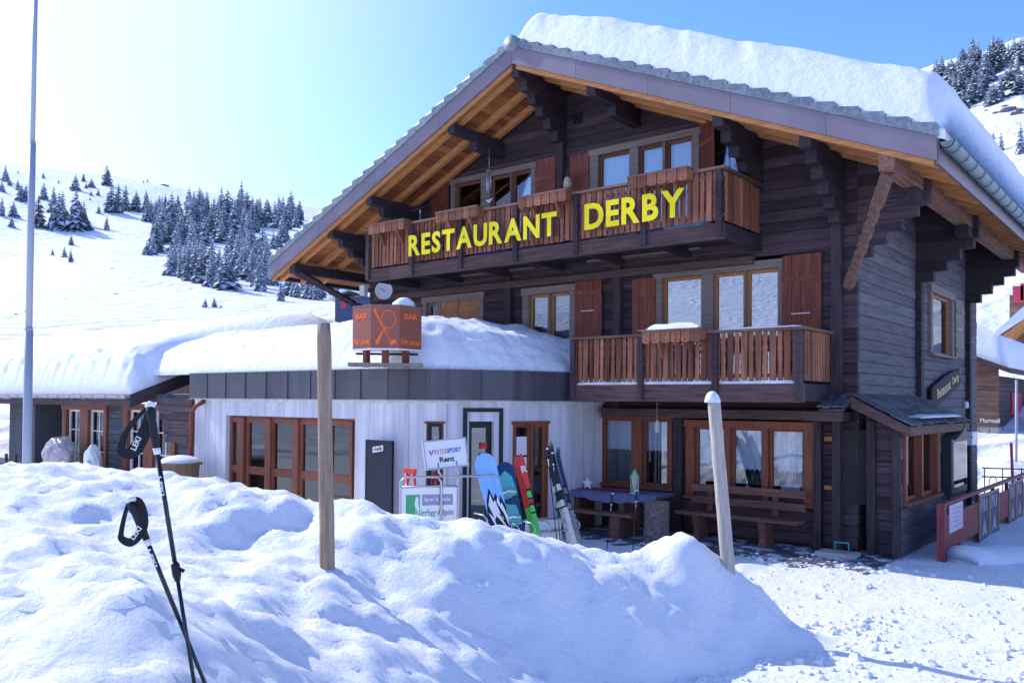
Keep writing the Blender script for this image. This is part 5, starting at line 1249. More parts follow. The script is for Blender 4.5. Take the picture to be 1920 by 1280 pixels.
# ================================================================ things at the bar front
bb = thing('blackboard', 'tall dark blackboard with a rivella label leaning on the bar corner', 'blackboard', (-11, 10.0, 0))
p0, p1 = on(689, 900, 1, 10.14), on(737, 900, 1, 10.14); zt = on(712, 826, 1, 10.14).z
m_ = MB(); m_.box(p0.x, p1.x, 10.10, 10.14, .02, zt); m_.build('board', M['blackboard'], bb)
for q_ in ((p0.x-.012, p0.x, .02, zt+.012), (p1.x, p1.x+.012, .02, zt+.012), (p0.x, p1.x, zt, zt+.012)): m_ = MB(); m_.box(q_[0], q_[1], 10.095, 10.145, q_[2], q_[3]); m_.build('frame', M['black'], bb)
a = on(699, 843, 1, 10.1); u = (on(728, 838, 1, 10.1)-a).normalized(); m_ = MB(); L_ = .27; v_ = Vector((0, 0, 1)); a = Vector((a.x, 10.098, a.z))
m_.obox(a-v_*.05, u*L_, Vector((0, -.003, 0)), v_*.10); m_.build('label_strip', M['white'], bb); tx = text_mb('rivella', L_*.82, .075, .002, .015); place(tx, a+u*L_*.09-v_*.03+Vector((0, -.0035, 0)), u, v_); tx.build('lettering', M['black'], bb)
# ski rental rack
rack = thing('ski_rack', 'galvanised ski rental rack with white advertising panels', 'ski rack', tuple(dep(880, 1000, 13).xy)+(0,))
def tubes(name, parent, pts, r=.018, mt=None): q = MB(); q.tube(pts, r, 8); return q.build(name, mt or M['steel'], parent, True)
pA, pB = dep(751, 915, 12.5), dep(859, 921, 12.75); zA = pA.z
def flat(p, z): return Vector((p.x, p.y, z))
m_ = MB(); u = (flat(pB, 0)-flat(pA, 0)); un = u.normalized(); nn = un.cross(Vector((0, 0, 1)))
m_.obox(flat(pA, .28)+un*.02, un*(u.length-.04), nn*-.012, Vector((0, 0, zA-.28))); pan = m_.build('end_panel', M['white'], rack)
M['green'] = mat('green logo', (.06, .38, .16), .6); M['lav'] = mat('lavender block', (.30, .29, .42), .6); M['dgrey'] = mat('grey print', (.16, .17, .18), .6); M['blue'] = mat('blue print', (.03, .06, .42), .6); M['redp'] = mat('red print', (.62, .04, .05), .6)
def sheet(parent, name, o, u, s0, s1, z0, z1, mt, out=.002):
    n_ = u.cross(Vector((0, 0, 1))); q = MB(); q.obox(o+u*s0+Vector((0, 0, z0))+n_*.0004, u*(s1-s0), n_*out, Vector((0, 0, z1-z0))); return q.build(name, M[mt], parent)
o_ = flat(pA, 0)+un*.02; Lp = u.length-.04
sheet(pan, 'logo_block', o_, un, .06, .27, zA-.42, zA-.10, 'green'); sheet(pan, 'logo_block', o_, un, .30, Lp-.06, zA-.26, zA-.10, 'lav')
q = MB(); n_ = nn; q.prism([o_+un*a+Vector((0, 0, zA+b))+n_*.0032 for a, b in ((.20, -.42), (.205, -.30), (.19, -.24), (.205, -.14), (.23, -.12), (.25, -.16), (.245, -.24), (.262, -.30), (.262, -.42))], n_*.001); q.build('dog_silhouette', M['white'], pan)
for s_, a, b, z, h, mt in (('Sport & Mode', .33, Lp-.10, zA-.215, .07, 'white'), ('bürcher', .21, .52, zA-.43, .12, 'green'), ('Alpin', .53, Lp-.05, zA-.44, .12, 'dgrey')):
    tx = text_mb(s_, b-a, h, .001, .012); place(tx, o_+un*a+Vector((0, 0, z))+nn*.0032, un, (0, 0, 1)); tx.build('lettering', M[mt], pan)
zt_ = zA+.16; bk_ = Vector((.45, .62, 0)).normalized()*.55
for p in (flat(pA, 0), flat(pB, 0)):
    tubes('frame_tube', rack, [p+Vector((0, 0, .02)), p+Vector((0, 0, zt_-.06)), p+bk_*.12+Vector((0, 0, zt_)), p+bk_+Vector((0, 0, zt_)), p+bk_*1.1+Vector((0, 0, zt_-.08)), p+bk_*1.1+Vector((0, 0, .02))])
for z in (zA+.015, .3): tubes('cross_tube', rack, [flat(pA, z), flat(pB, z)])
for k in range(4): q = bk_*(.25+.25*k); tubes('shelf_tube', rack, [flat(pA, zt_)+q, flat(pB, zt_)+q], .012)
# long rails with loops that hold the skis
r0, r1 = flat(pB, 0)+bk_*.3, flat(dep(1078, 990, 13.9), 0); ru = (r1-r0).normalized(); rl = (r1-r0).length; rn_ = ru.cross(Vector((0, 0, 1)))
for z in (.42, .62, zt_-.02):
    if z < .7: tubes('long_rail', rack, [r0+Vector((0, 0, z)), r1+Vector((0, 0, z))], .015)
for k in range(7):
    c_ = r0+ru*rl*(k+.35)/7; z = .62 if k > 1 else .80
    tubes('loop', rack, [c_+Vector((0, 0, z)), c_+rn_*.26+Vector((0, 0, z)), c_+rn_*.32+ru*.02+Vector((0, 0, z-.05)), c_+rn_*.32+ru*.03+Vector((0, 0, z-.12)), c_+rn_*.26+ru*.04+Vector((0, 0, z-.17)), c_+ru*.05+Vector((0, 0, z-.17))], .013)
for p in (r0, r1): tubes('frame_tube', rack, [p+Vector((0, 0, .01)), p+Vector((0, 0, .66))])
q0, q1 = flat(dep(985, 990, 13.55), 0), flat(dep(1052, 990, 13.85), 0); uu = (q1-q0).normalized(); m_ = MB(); m_.obox(q0+Vector((0, 0, .12)), uu*(q1-q0).length, uu.cross(Vector((0, 0, 1)))*.012, Vector((0, 0, .5))); m_.build('side_panel', M['white'], rack)
# rental sign on two tubes
sgn = thing('rental_sign', 'white Intersport Rent sign in a metal frame above the ski rack', 'sign', tuple(dep(840, 900, 12.9).xy)+(1,))
c00, c10, c01 = dep(798, 882, 12.75), dep(880, 873, 12.95), dep(802, 826, 12.85); u = c10-c00; v = c01-c00; un2 = u.normalized(); v = (v-un2*v.dot(un2)); vn = v.normalized(); nn2 = un2.cross(vn)
m_ = MB(); m_.obox(c00, u, v, nn2*-.02); m_.build('plate', M['white'], sgn)
for o2_, a, b in ((c00, un2*u.length, vn*.02), (c00+v-vn*.02, un2*u.length, vn*.02)): m_ = MB(); m_.obox(o2_+nn2*.001, a, b, nn2*.012); m_.build('frame_bar', M['zinc'], sgn)
for o2_ in (c00, c00+u-un2*.02): m_ = MB(); m_.obox(o2_+vn*.021+nn2*.001, un2*.02, vn*(v.length-.042), nn2*.012); m_.build('frame_bar', M['zinc'], sgn)
H_ = v.length; W3 = u.length
for s_, a, b, z, h, mt, shr in (('INTER', .24, .53, .50, .17, 'redp', .2), ('SPORT', .53, .86, .51, .17, 'blue', .2), ('Rent', .34, .68, .22, .19, 'black', .0)):
    tx = text_mb(s_, (b-a)*W3, h*H_, .001, .03 if s_ != 'INTER' else .0, shr); place(tx, c00+un2*a*W3+vn*z*H_+nn2*.0005, un2, vn); tx.build('lettering', M[mt], sgn)
for pts, mt in (([(.12, .66), (.16, .66), (.17, .56), (.15, .52)], 'redp'), ([(.15, .50), (.22, .68), (.25, .68), (.17, .48)], 'blue')):
    m_ = MB(); m_.prism([c00+un2*a*W3+vn*b*H_+nn2*.0005 for a, b in pts], nn2*.001); m_.build('tick_emblem', M[mt], sgn)
for f in (.3, .72): p = c00+u*f; tubes('leg', sgn, [p-nn2*.01+vn*.1, p-nn2*.01-vn*.05, Vector((p.x+.02, p.y+.05, zt_+.0))], .016)
# ---------------------------------------------------------------- boards and skis
def slab(outline, o, u, v, th, name, mt, parent, **kw):
    m_ = MB(); m_.prism([Vector((a, b, 0)) for a, b in outline], (0, 0, th)); place(m_, o, u, v); return m_.build(name, mt, parent, **kw)
def board_outline(w_, l_, waist=.9):
    pts = []
    for k in range(13): a = math.pi*k/12; pts.append((w_/2*math.cos(a), l_-w_*.55+w_*.55*math.sin(a)))
    pts += [(-w_/2*waist, l_*.5)]
    for k in range(13): a = math.pi+math.pi*k/12; pts.append((w_/2*math.cos(a), w_*.55+w_*.55*math.sin(a)))
    pts += [(w_/2*waist, l_*.5)]
    return pts
def leaning(px0, py0, px1, py1, d0, d1_):      # top pixel and bottom pixel -> top, bottom points
    return dep(px0, py0, d0), dep(px1, py1, d1_)
M['sblue'] = mat('pale blue topsheet', (.22, .45, .82), .3, (.30, .53, .88), 2); M['sblack'] = mat('black topsheet', (.012, .013, .02), .3); M['teal'] = mat('teal topsheet', (.06, .36, .36), .35, (.16, .52, .48), 30); M['navy'] = mat('navy topsheet', (.015, .05, .13), .35); M['skired'] = mat('ski red', (.72, .06, .05), .3); M['skigreen'] = mat('ski green', (.10, .55, .10), .35)
tp, bt_ = leaning(905, 850, 952, 1040, 13.05, 12.6); L_ = (tp-bt_).length; vv = (tp-bt_).normalized(); uu = vv.cross(_f).normalized(); uu = -uu if uu.dot(_r2) < 0 else uu
sb = thing('snowboard', 'pale blue snowboard with black and white mountain print in the rack', 'snowboard', bt_)
bo = slab(board_outline(.33, L_), bt_, uu, vv, .012, 'deck', M['sblue'], sb); nrm = uu.cross(vv); fo = bt_+nrm*.0124
slab([(-.148, .25), (-.155, .62), (-.11, .86), (-.04, 1.02*L_/1.55), (.0, .86), (.04, .94), (.075, .80), (.10, .90), (.148, .72), (.15, .25), (.12, .12), (.0, .06), (-.12, .12)], fo, uu, vv, .001, 'black_print', M['sblack'], sb)
for pts in ([(-.05, .55), (-.10, .78), (-.04, .95), (-.02, .80), (.01, .84), (.05, .60), (.02, .64), (.10, .38), (-.02, .60)], [(.03, .80), (.06, .88), (.08, .74), (.10, .78), (.145, .55), (.13, .40), (.10, .60)], [(-.13, .68), (-.06, .58), (-.05, .42), (-.02, .30), (-.07, .46)]):
    slab(pts, fo+nrm*.0012, uu, vv, .001, 'white_print', M['white'], sb)
tx = text_mb('se', .12, .16, .001, .03); place(tx, fo+nrm*.0012+uu*.02+vv*.22, vv*-1, uu); tx.build('lettering', M['sblue'], sb)
tp, bt_ = leaning(944, 866, 975, 1045, 13.35, 12.95); L_ = (tp-bt_).length; vv = (tp-bt_).normalized(); uu = vv.cross(_f).normalized(); uu = -uu if uu.dot(_r2) < 0 else uu
sb = thing('snowboard', 'dark teal dotted snowboard with bindings behind the pale blue one', 'snowboard', bt_); slab(board_outline(.31, L_), bt_, uu, vv, .012, 'deck', M['navy'], sb); nrm = uu.cross(vv); fo = bt_+nrm*.0124
slab([(-.13, .9), (-.12, 1.25), (0, 1.36*L_/1.5), (.09, 1.25), (.13, 1.0), (.02, .92)], fo, uu, vv, .001, 'teal_print', M['teal'], sb); slab([(-.13, .45), (-.13, .85), (.08, .80), (.13, .5)], fo, uu, vv, .001, 'teal_print', M['teal'], sb)
for z in (.55, .95):
    m_ = MB(); m_.obox(fo-uu*.12+vv*z, uu*.24, vv*.08, nrm*.05); bd_ = m_.build('binding', M['teal'], sb); tubes('binding_strap', bd_, [fo-uu*.12+vv*(z+.04)+nrm*.05, fo+vv*(z+.06)+nrm*.13, fo+uu*.12+vv*(z+.04)+nrm*.05], .014, M['whitem'])
def ski(top, bot, w_, mats_, label, bind=True, logo=None, tilt=0.0):
    L_ = (top-bot).length; vv = (top-bot).normalized(); uu = vv.cross(_f).normalized(); uu = -uu if uu.dot(_r2) < 0 else uu
    uu = (uu*math.cos(tilt)+uu.cross(vv)*math.sin(tilt)).normalized(); nrm = uu.cross(vv); t = thing('ski', label, 'ski', bot)
    K = 24; m_ = MB()
    for k in range(K+1):
        f = k/K; ww = w_*(.80+.5*(f-.5)**2*1.2); ww *= 1 if f < .93 else max(.12, math.sqrt(max(0, 1-((f-.93)/.07)**2)))
        c_ = bot+vv*L_*f+nrm*(-.10*max(0, (f-.88)/.12)**2); th = .012
        m_.v += [c_-uu*ww/2, c_+uu*ww/2, c_+uu*ww/2+nrm*th, c_-uu*ww/2+nrm*th]
    for k in range(K):
        for j in range(4): m_.f.append((4*k+j, 4*k+(j+1) % 4, 4*k+4+(j+1) % 4, 4*k+4+j)); m_.m.append(0 if k/K > .45 else 1)
    m_.f += [(3, 2, 1, 0), (4*K, 4*K+1, 4*K+2, 4*K+3)]; m_.m += [1, 0]; m_.build('blade', mats_, t)
    if bind:
        for f, h in ((.40, .07), (.54, .06)):
            q = MB(); p = bot+vv*L_*f+nrm*.0125; q.prism([p-uu*w_*.45, p+uu*w_*.45, p+uu*w_*.4+vv*.16, p-uu*w_*.4+vv*.16], nrm*.02); b1_ = q.build('binding', M['black'], t)
            q = MB(); q.prism([p-uu*w_*.4+nrm*.0205+vv*.02, p+uu*w_*.4+nrm*.0205+vv*.02, p+uu*w_*.3+nrm*.0205+vv*.12, p-uu*w_*.3+nrm*.0205+vv*.12], nrm*h); q.build('binding_clip', mats_[-1], b1_)
    if logo:
        tx = text_mb('R', None, .11, .001, .03); place(tx, bot+vv*L_*.80-uu*.035+nrm*.0135, uu, vv); tx.build('lettering', M['white'], t)
    return t
tp, bt_ = leaning(975, 848, 1018, 1040, 13.5, 13.1); ski(tp, bt_, .10, [M['skired'], M['skigreen']], 'red and green ski with a white letter, front one of its pair', True, 1)
tp, bt_ = leaning(966, 853, 1010, 1040, 13.6, 13.2); ski(tp-_r2*.01, bt_, .10, [M['skired'], M['skigreen']], 'red ski mostly hidden behind its lettered twin', False, None, .3)
tp, bt_ = leaning(1029, 826, 1082, 1035, 13.7, 13.3); ski(tp, bt_, .095, [M['sblack'], M['steel']], 'dark ski with metal bindings, front one of its pair', True, None, .35)
tp, bt_ = leaning(1022, 834, 1074, 1035, 13.85, 13.45); ski(tp, bt_, .095, [M['sblack'], M['steel']], 'dark ski behind its twin at the right end of the rack', True, None, .35)
for i_, (a, b, dd) in enumerate((((1026, 842), (1046, 1030), 13.5), ((1036, 850), (1052, 1030), 13.6))):
    trek(dep(*a, dd), dep(*b, dd-.1), ['black ski pole leaning left of the dark skis', 'black ski pole leaning between the dark skis and the panel'][i_], False)
tp, bt_ = leaning(1042, 838, 1092, 1035, 13.95, 13.6); ski(tp, bt_, .085, [M['navy'], M['steel']], 'navy ski standing rightmost in the rental rack', True, None, .5)
tp, bt_ = leaning(925, 862, 962, 1040, 13.45, 13.1); ski(tp, bt_, .09, [M['whitem'], M['sblack']], 'white-tipped ski between the two snowboards', True, None, .1)
snow_strip('snow_patch', (-3.75, 14.9, 2.26), (-3.75, 17.8, 2.26), .34, .05, 'thin snow patches on the lean-to shingles', 11)
# red folding stand
rs_ = thing('red_stand', 'red folding trestle behind the left end of the ski rack', 'trestle', tuple(dep(755, 950, 13.2).xy)+(0,))
for a, b in (((768, 884), (736, 985)), ((776, 884), (790, 985)), ((762, 886), (775, 985))): tubes('leg', rs_, [dep(*a, 13.3), flat(dep(*b, 13.2), .05)], .022, M['skired'])
m_ = MB(); q = dep(766, 884, 13.3); m_.box(q.x-.1, q.x+.14, q.y-.02, q.y+.04, q.z-.03, q.z+.05); m_.build('head', M['skired'], rs_)
# ================================================================ left side: ledge, bags, tub, fence
lg = thing('plank_table', 'rough wooden plank table at the side building carrying rubbish bags', 'table', (-23, 9.9, 0)); lz = fx(130, 882, 10.0)[1]
x0, x1 = fx(60, 885, 10.0)[0], fx(200, 885, 10.0)[0]
for k in range(4): plank_box('plank', lg, x0, x1, 9.75+.17*k, 9.91+.17*k, lz-.05, lz, 'balx')
for x in (x0+.3, x1-.3): plank_box('leg', lg, x-.05, x+.05, 9.9, 10.2, 0, lz-.05, 'balx')
def plastic(name, col, tr):
    m = bpy.data.materials.new(name); m.use_nodes = True; t = m.node_tree; b = t.nodes['Principled BSDF']; b.inputs['Base Color'].default_value = (*col, 1); b.inputs['Roughness'].default_value = .18; b.inputs['Alpha'].default_value = 1-tr; b.inputs['Specular IOR Level'].default_value = .8; return m
M['bag'] = plastic('clear plastic bag', (.62, .58, .62), .5); M['bagw'] = plastic('white plastic bag', (.75, .76, .78), .05); M['bagin'] = mat('rubbish', (.35, .2, .18), .8, (.6, .5, .5), 12)
def bag(c, rx, ry, rz, mt, seed, parent, name):
    m_ = MB(); n, K = 40, 22; c = Vector(c)
    for k in range(K+1):
        f = math.pi*k/K
        for j in range(n):
            a = 2*math.pi*j/n; d = Vector((math.cos(a)*math.sin(f), math.sin(a)*math.sin(f), math.cos(f)))
            r_ = 1+.16*noise.noise(d*2.2+Vector((seed, 0, 0)))+.09*abs(noise.noise(d*6+Vector((seed, 3, 0))))+.03*noise.noise(d*14)
            m_.v.append(c+Vector((d.x*rx*r_, d.y*ry*r_, max(-rz*.8, d.z*rz*r_))))
    for k in range(K):
        for j in range(n): m_.f.append((k*n+j, (k+1)*n+j, (k+1)*n+(j+1) % n, k*n+(j+1) % n)); m_.m.append(0)
    return m_.build(name, mt, parent)
p = on(113, 852, 1, 10.0); b_ = thing('rubbish_bag', 'big clear plastic rubbish bag on the plank table', 'bag', (p.x, 10, lz)); bag((p.x, 10.0, lz+.40), .62, .36, .46, M['bag'], 1, b_, 'film'); bag((p.x+.1, 10.0, lz+.28), .40, .25, .30, M['bagin'], 2, b_, 'content')
p = on(178, 858, 1, 10.0); b_ = thing('plastic_bag', 'narrow white plastic bag leaning beside the clear bag', 'bag', (p.x, 9.95, lz)); bag((p.x, 9.95, lz+.32), .24, .2, .40, M['bagw'], 5, b_, 'film'); q = MB(); q.box(p.x+.10, p.x+.2, 9.76, 9.765, lz+.1, lz+.35); q.build('print', M['teal'], b_)
p = on(337, 872, 1, 9.6); tbz = fx(337, 866, 9.6)[1]; t = thing('wooden_tub', 'round brown tub heaped with snow beside the bar wall', 'tub', (p.x, 9.6, 0)); m_ = MB(); m_.lathe((p.x, 9.6, 0), [(.36, 0), (.40, tbz-.05), (.46, tbz-.05), (.46, tbz), (.38, tbz), (.37, tbz-.1)], 20); m_.build('tub', wood('tub wood', (.13, .09, .05), (.2, .14, .08), 'z'), t)
snow_blob('snow_heap', (p.x, 9.6, tbz-.02), .41, .41, .17, 'rounded heap of snow filling the brown tub', 8)
fn = thing('garden_fence', 'low rail fence with snow on it at the far left edge', 'fence', (-27, 9, 0))
for y_, d in ((868, 16.5), (935, 15.5)):
    tubes('rail', fn, [dep(-60, y_-3, d), dep(72 if y_ < 900 else 150, y_+2, d)], .03, M['casing'])
for x in (12, 30): tubes('fence_post', fn, [flat(dep(x, 850, 16.3), 0), dep(x, 850, 16.3)], .03, M['logz'])
# ================================================================ small fittings on the chalet
M['dish'] = mat('pale dish', (.55, .56, .62), .5)
dsh = thing('satellite_dish', 'grey satellite dish under the left end of the upper balcony', 'satellite dish', tuple(on(720, 545, 1, 14.2)))
c_ = on(720, 545, 1, 14.2); ax = (CAMV-c_+Vector((-6, 0, 3))).normalized(); m_ = MB(); uu = ax.orthogonal().normalized(); vv = ax.cross(uu); n = 24
for k in range(6):
    r_ = .22*k/5
    for j in range(n): a = 2*math.pi*j/n; m_.v.append(c_+uu*r_*math.cos(a)+vv*r_*math.sin(a)+ax*(.25*r_*r_/.34))
for k in range(5):
    for j in range(n): m_.f.append((k*n+j, k*n+(j+1) % n, (k+1)*n+(j+1) % n, (k+1)*n+j)); m_.m.append(0)
m_.build('reflector', M['dish'], dsh, True); tubes('arm', dsh, [c_-uu*0, c_+ax*.35], .012); tubes('mount', dsh, [c_, Vector((c_.x, YF, c_.z-.05))], .025)
fl_ = thing('floodlight', 'small white floodlight on the wall below the balcony end', 'floodlight', tuple(on(683, 545, 1, 14.4))); c_ = on(683, 545, 1, 14.4); m_ = MB(); m_.box(c_.x-.09, c_.x+.09, 14.32, 14.44, c_.z-.13, c_.z+.13); m_.build('housing', M['whitem'], fl_); tubes('bracket', fl_, [c_+Vector((0, .05, 0)), Vector((c_.x, YF, c_.z+.05))], .02)
wc = thing('wind_chime', 'silver tube wind chime hanging before the upper left window', 'wind chime', tuple(on(917, 345, 1, 13.6))); c_ = on(917, 322, 1, 13.6)
m_ = MB(); m_.lathe((c_.x, c_.y, c_.z), [(.06, 0), (.06, .02)], 12); m_.build('disc', M['casing'], wc)
for k in range(5): a = k*1.26; tubes('tube', wc, [c_+Vector((.045*math.cos(a), .045*math.sin(a), 0)), c_+Vector((.045*math.cos(a), .045*math.sin(a), -.36-.04*k))], .011)
tubes('cord', wc, [c_, c_+Vector((0, 0, .5))], .004)
m_ = MB(); q = c_+Vector((0, 0, -.62)); m_.prism([q+Vector((-.09, 0, .03)), q+Vector((.0, 0, -.05)), q+Vector((.1, 0, .05)), q+Vector((0, 0, .02))], (0, .02, 0)); m_.build('sail', M['whitem'], wc); tubes('sail_cord', wc, [q, c_], .003)
c_ = on(1064, 340, 1, 14.4); ow_ = thing('hanging_bell', 'cream cow bell hanging on the wall post between the upper windows', 'bell', tuple(c_)); m_ = MB(); m_.lathe((c_.x, c_.y, c_.z-.16), [(.04, 0), (.085, .03), (.09, .12), (.075, .2), (.05, .24), (.02, .25)], 14); m_.build('bell', mat('cream bell', (.55, .45, .33), .6), ow_, True); m_ = MB(); m_.box(c_.x-.045, c_.x+.045, c_.y-.015, c_.y+.015, c_.z+.08, c_.z+.2); m_.build('strap', M['black'], ow_)
tri = thing('tripod', 'tripod with telescope at the left end of the upper balcony', 'tripod', tuple(on(790, 420, 1, 13.5))); c_ = on(788, 402, 1, 13.5)
for dx, dy in ((.22, .0), (-.2, .1), (.02, -.2)): tubes('leg', tri, [c_, Vector((c_.x+dx, c_.y+dy, ZF2+.12))], .014)
tubes('telescope', tri, [c_+Vector((-.28, 0, .10)), c_+Vector((.22, 0, .16))], .03, M['black']); tubes('neck', tri, [c_, c_+Vector((0, 0, .12))], .02)
c_ = on(1368, 298, 1, 13.7); m_ = MB(); n = 10
for k in range(n+1):
    a = -.14+.28*k/n; m_.v += [Vector((c_.x+a*(.35), 13.7+.03*math.sin(k*1.5), c_.z+.30)), Vector((c_.x+a, 13.7+.06*math.sin(k*1.5), c_.z-.3))]
for k in range(n): m_.f.append((2*k, 2*k+2, 2*k+3, 2*k+1)); m_.m.append(0)
m_.build('towel', mat('blue towel', (.05, .22, .55), .9, (.5, .6, .75), 5), None, True, label='blue and white towel hanging at the right end of the upper balcony', cat='towel')
for k, (px, w_, mt, lab) in enumerate(((895, .9, 'blue', 'deep blue crate standing on the upper balcony floor'), (1250, .75, 'sblue', 'light blue folding chair frame on the upper balcony floor'))):
    x = on(px, 470, 1, 13.35).x; t = thing('balcony_crate' if k == 0 else 'folding_chair', lab, 'crate' if k == 0 else 'chair', (x, 13.35, 5.47))
    q = MB(); q.box(x, x+w_, 13.25, 13.55, 5.47, 5.60); q.build('base', M[mt], t)
    q = MB(); q.box(x+.02, x+w_-.02, 13.50, 13.54, 5.602, 5.75); q.build('back', M[mt], t)
# carved name board on the side wall
nb_ = thing('name_board', 'slanted dark carved board reading Restaurant Derby on the side wall', 'sign', tuple(on(1768, 725, 0, XR+.1)))
a, b = on(1742, 748, 0, XR+.06), on(1797, 705, 0, XR+.06); u = (b-a).normalized(); v_ = Vector((1, 0, 0)).cross(u).normalized(); v_ = v_ if v_.z > 0 else -v_; L_ = (b-a).length
m_ = MB(); m_.prism([a+u*s_*L_+v_*h for s_, h in ((0, -.2), (.04, .22), (.5, .26), (.96, .2), (1, -.16), (.5, -.24))], (.05, 0, 0)); m_.build('board', M['darky'], nb_)
M['gold'] = mat('gold letters', (.62, .52, .25), .5)
for s_, f0, f1 in (('Restaurant', .17, .62), ('Derby', .69, .92)): tx = text_mb(s_, L_*(f1-f0), .22, .006, .01); place(tx, a+u*L_*f0-v_*.10+Vector((.051, 0, 0)), u, v_); tx.build('lettering', M['gold'], nb_)
# ================================================================ right side: menu case, railing, street things
M['copper'] = mat('patina copper', (.10, .09, .08), .6, (.20, .17, .14), 8, None, .3); M['casebody'] = mat('dark case', (.03, .04, .045), .4)
Yc = on(1766, 800, 0, -3.84).y; xc1 = on(1784, 800, 1, Yc).x; Yc1 = on(1813, 800, 0, xc1).y; z0, z1 = on(1784, 928, 1, Yc).z, on(1784, 824, 1, Yc).z
mc_ = thing('menu_case', 'dark menu display case with little copper roof on the lean-to corner', 'display case', (-3.7, Yc, z0))
m_ = MB(); m_.box(-3.84, xc1, Yc, Yc1, z0, z1); m_.build('case', M['casebody'], mc_)
m_ = MB(); m_.box(xc1+.001, xc1+.012, Yc+.1, Yc1-.1, z0+.14, z1-.06); gl_ = m_.build('glass_door', M['white'], mc_)
m_ = MB(); m_.box(xc1+.0125, xc1+.016, Yc+.09, Yc1-.09, z0+.13, z1-.05); m_.build('pane', M['glass'], gl_)
m_ = MB(); ym = (Yc+Yc1)/2; m_.prism([(xc1+.1, Yc-.12, z1), (xc1+.1, ym-.1, z1+.16), (xc1+.1, ym, z1+.26), (xc1+.1, ym+.1, z1+.16), (xc1+.1, Yc1+.12, z1)], (-.45, 0, 0)); m_.build('roof', M['copper'], mc_)
m_ = MB(); m_.tube([(xc1, ym, z1+.25), (xc1, ym, z1+.34)], [.05, .02], 8); m_.build('finial', M['copper'], mc_)
m_ = MB(); m_.tube([(xc1-.05, Yc+.06, 0), (xc1-.05, Yc+.06, z0)], .025, 8); m_.build('support', M['casebody'], mc_)
m_ = MB(); yb_ = on(1814, 830, 0, -4.3).y; m_.box(-4.5, -4.2, yb_, yb_+.6, on(1820, 835, 0, -4.2).z, on(1820, 810, 0, -4.2).z); m_.build('letter_box', M['whitem'], None, label='pale letter box on the side wall behind the menu case', cat='letter box')
m_ = MB(); q = on(1811, 759, 0, XR+.05); m_.lathe((q.x, q.y, q.z-.08), [(.05, 0), (.06, .04), (.06, .14), (.03, .17)], 10); m_.build('wall_lamp', M['whitem'], None, True, label='small pale wall lamp at the rear of the side wall', cat='lamp')
M['redrail'] = mat('red railing paint', (.20, .035, .04), .6, (.32, .08, .075), 14, 'z', .1)
rl_ = thing('red_railing', 'red slatted railing with posters along the side path', 'railing', (-3.45, 18, 0)); RXX = -3.30
ya = on(1764, 1000, 0, RXX).y; zt_r = on(1764, 944, 0, RXX).z
plank_box('end_post', rl_, RXX-.06, RXX+.06, ya, ya+.14, -.1, zt_r, 'redrail')
plank_box('top_rail', rl_, RXX-.04, RXX+.04, ya+.142, 27, zt_r-.05, zt_r, 'redrail'); 
for k in range(7): plank_box('post', rl_, RXX-.03, RXX+.03, ya+1.2+k*1.5, ya+1.26+k*1.5, 0, zt_r-.052, 'redrail')
yy = ya+.2
while yy < 26: plank_box('slat', rl_, RXX+.031, RXX+.05, yy, yy+.105, zt_r-.75, zt_r-.2, 'redrail'); yy += .12
RWL = Wall(RXX, 0, 0, 1)
M['posterf'] = mat('poster frame wood', (.42, .27, .14), .6); M['chalk'] = mat('poster slate', (.09, .09, .13), .7); M['pale'] = mat('pale print', (.34, .33, .40), .7); M['pink'] = mat('pink sheet', (.66, .52, .60), .6)
a, _ = ws(RWL, 1772, 980); b, _ = ws(RWL, 1797, 980); m_ = MB(); RWL.box(m_, a, b, zt_r-.5, zt_r-.05, .055, .07); m_.build('notice', M['pink'], rl_)
for k in range(5): m_ = MB(); RWL.box(m_, a+.3*(b-a), b-.08*(b-a)-(k % 2)*.1, zt_r-.14-.07*k, zt_r-.125-.07*k, .0705, .072); m_.build('notice_line', M['lav'], rl_)
for i, (pa, pb) in enumerate(((1829, 1848), (1849, 1866), (1886, 1899), (1900, 1912))):
    a, _ = ws(RWL, pa, 970); b, _ = ws(RWL, pb, 970); z0, z1 = zt_r-.98, zt_r-.08
    ps_ = thing('framed_poster', ['framed slate poster nearest the pink notice on the railing', 'framed slate poster, second along the red railing', 'framed slate poster, third along the red railing', 'framed slate poster farthest along the red railing'][i], 'poster', (RXX+.06, a, z0), 'framed posters on the red railing')
    m_ = MB(); RWL.box(m_, a+.04, b-.04, z0+.04, z1-.04, .053, .062); sl = m_.build('slate', M['chalk'], ps_)
    for q_ in ((a, a+.04, z0, z1), (b-.04, b, z0, z1), (a+.04, b-.04, z0, z0+.04), (a+.04, b-.04, z1-.04, z1)): m_ = MB(); RWL.box(m_, *q_, .053, .075); m_.build('frame', M['posterf'], ps_)
    w_ = b-a
    for pts in ([(.2, .62), (.2, .92), (.34, .92), (.34, .76), (.27, .76), (.27, .62)], [(.42, .64), (.42, .9), (.56, .9), (.56, .64)], [(.64, .64), (.7, .9), (.78, .9), (.76, .64)], [(.25, .12), (.5, .50), (.6, .40), (.75, .12), (.5, .2)]):
        m_ = MB(); m_.prism([RWL.p(a+w_*x, z0+(z1-z0)*z, .0625) for x, z in pts], (.0015, 0, 0)); m_.build('chalk_mark', M['pale'], ps_)
snow_strip('snow_heap', (RXX+.2, ya+.1, 0), (RXX+1.6, ya+2.2, -.05), .9, .22, 'low heap of snow at the foot of the red railing', 9)
tubes_ = lambda n, lab, cat, pts, r, mt: (lambda q: q.build(n, mt, None, True, label=lab, cat=cat))(MB().tube(pts, r, 8))
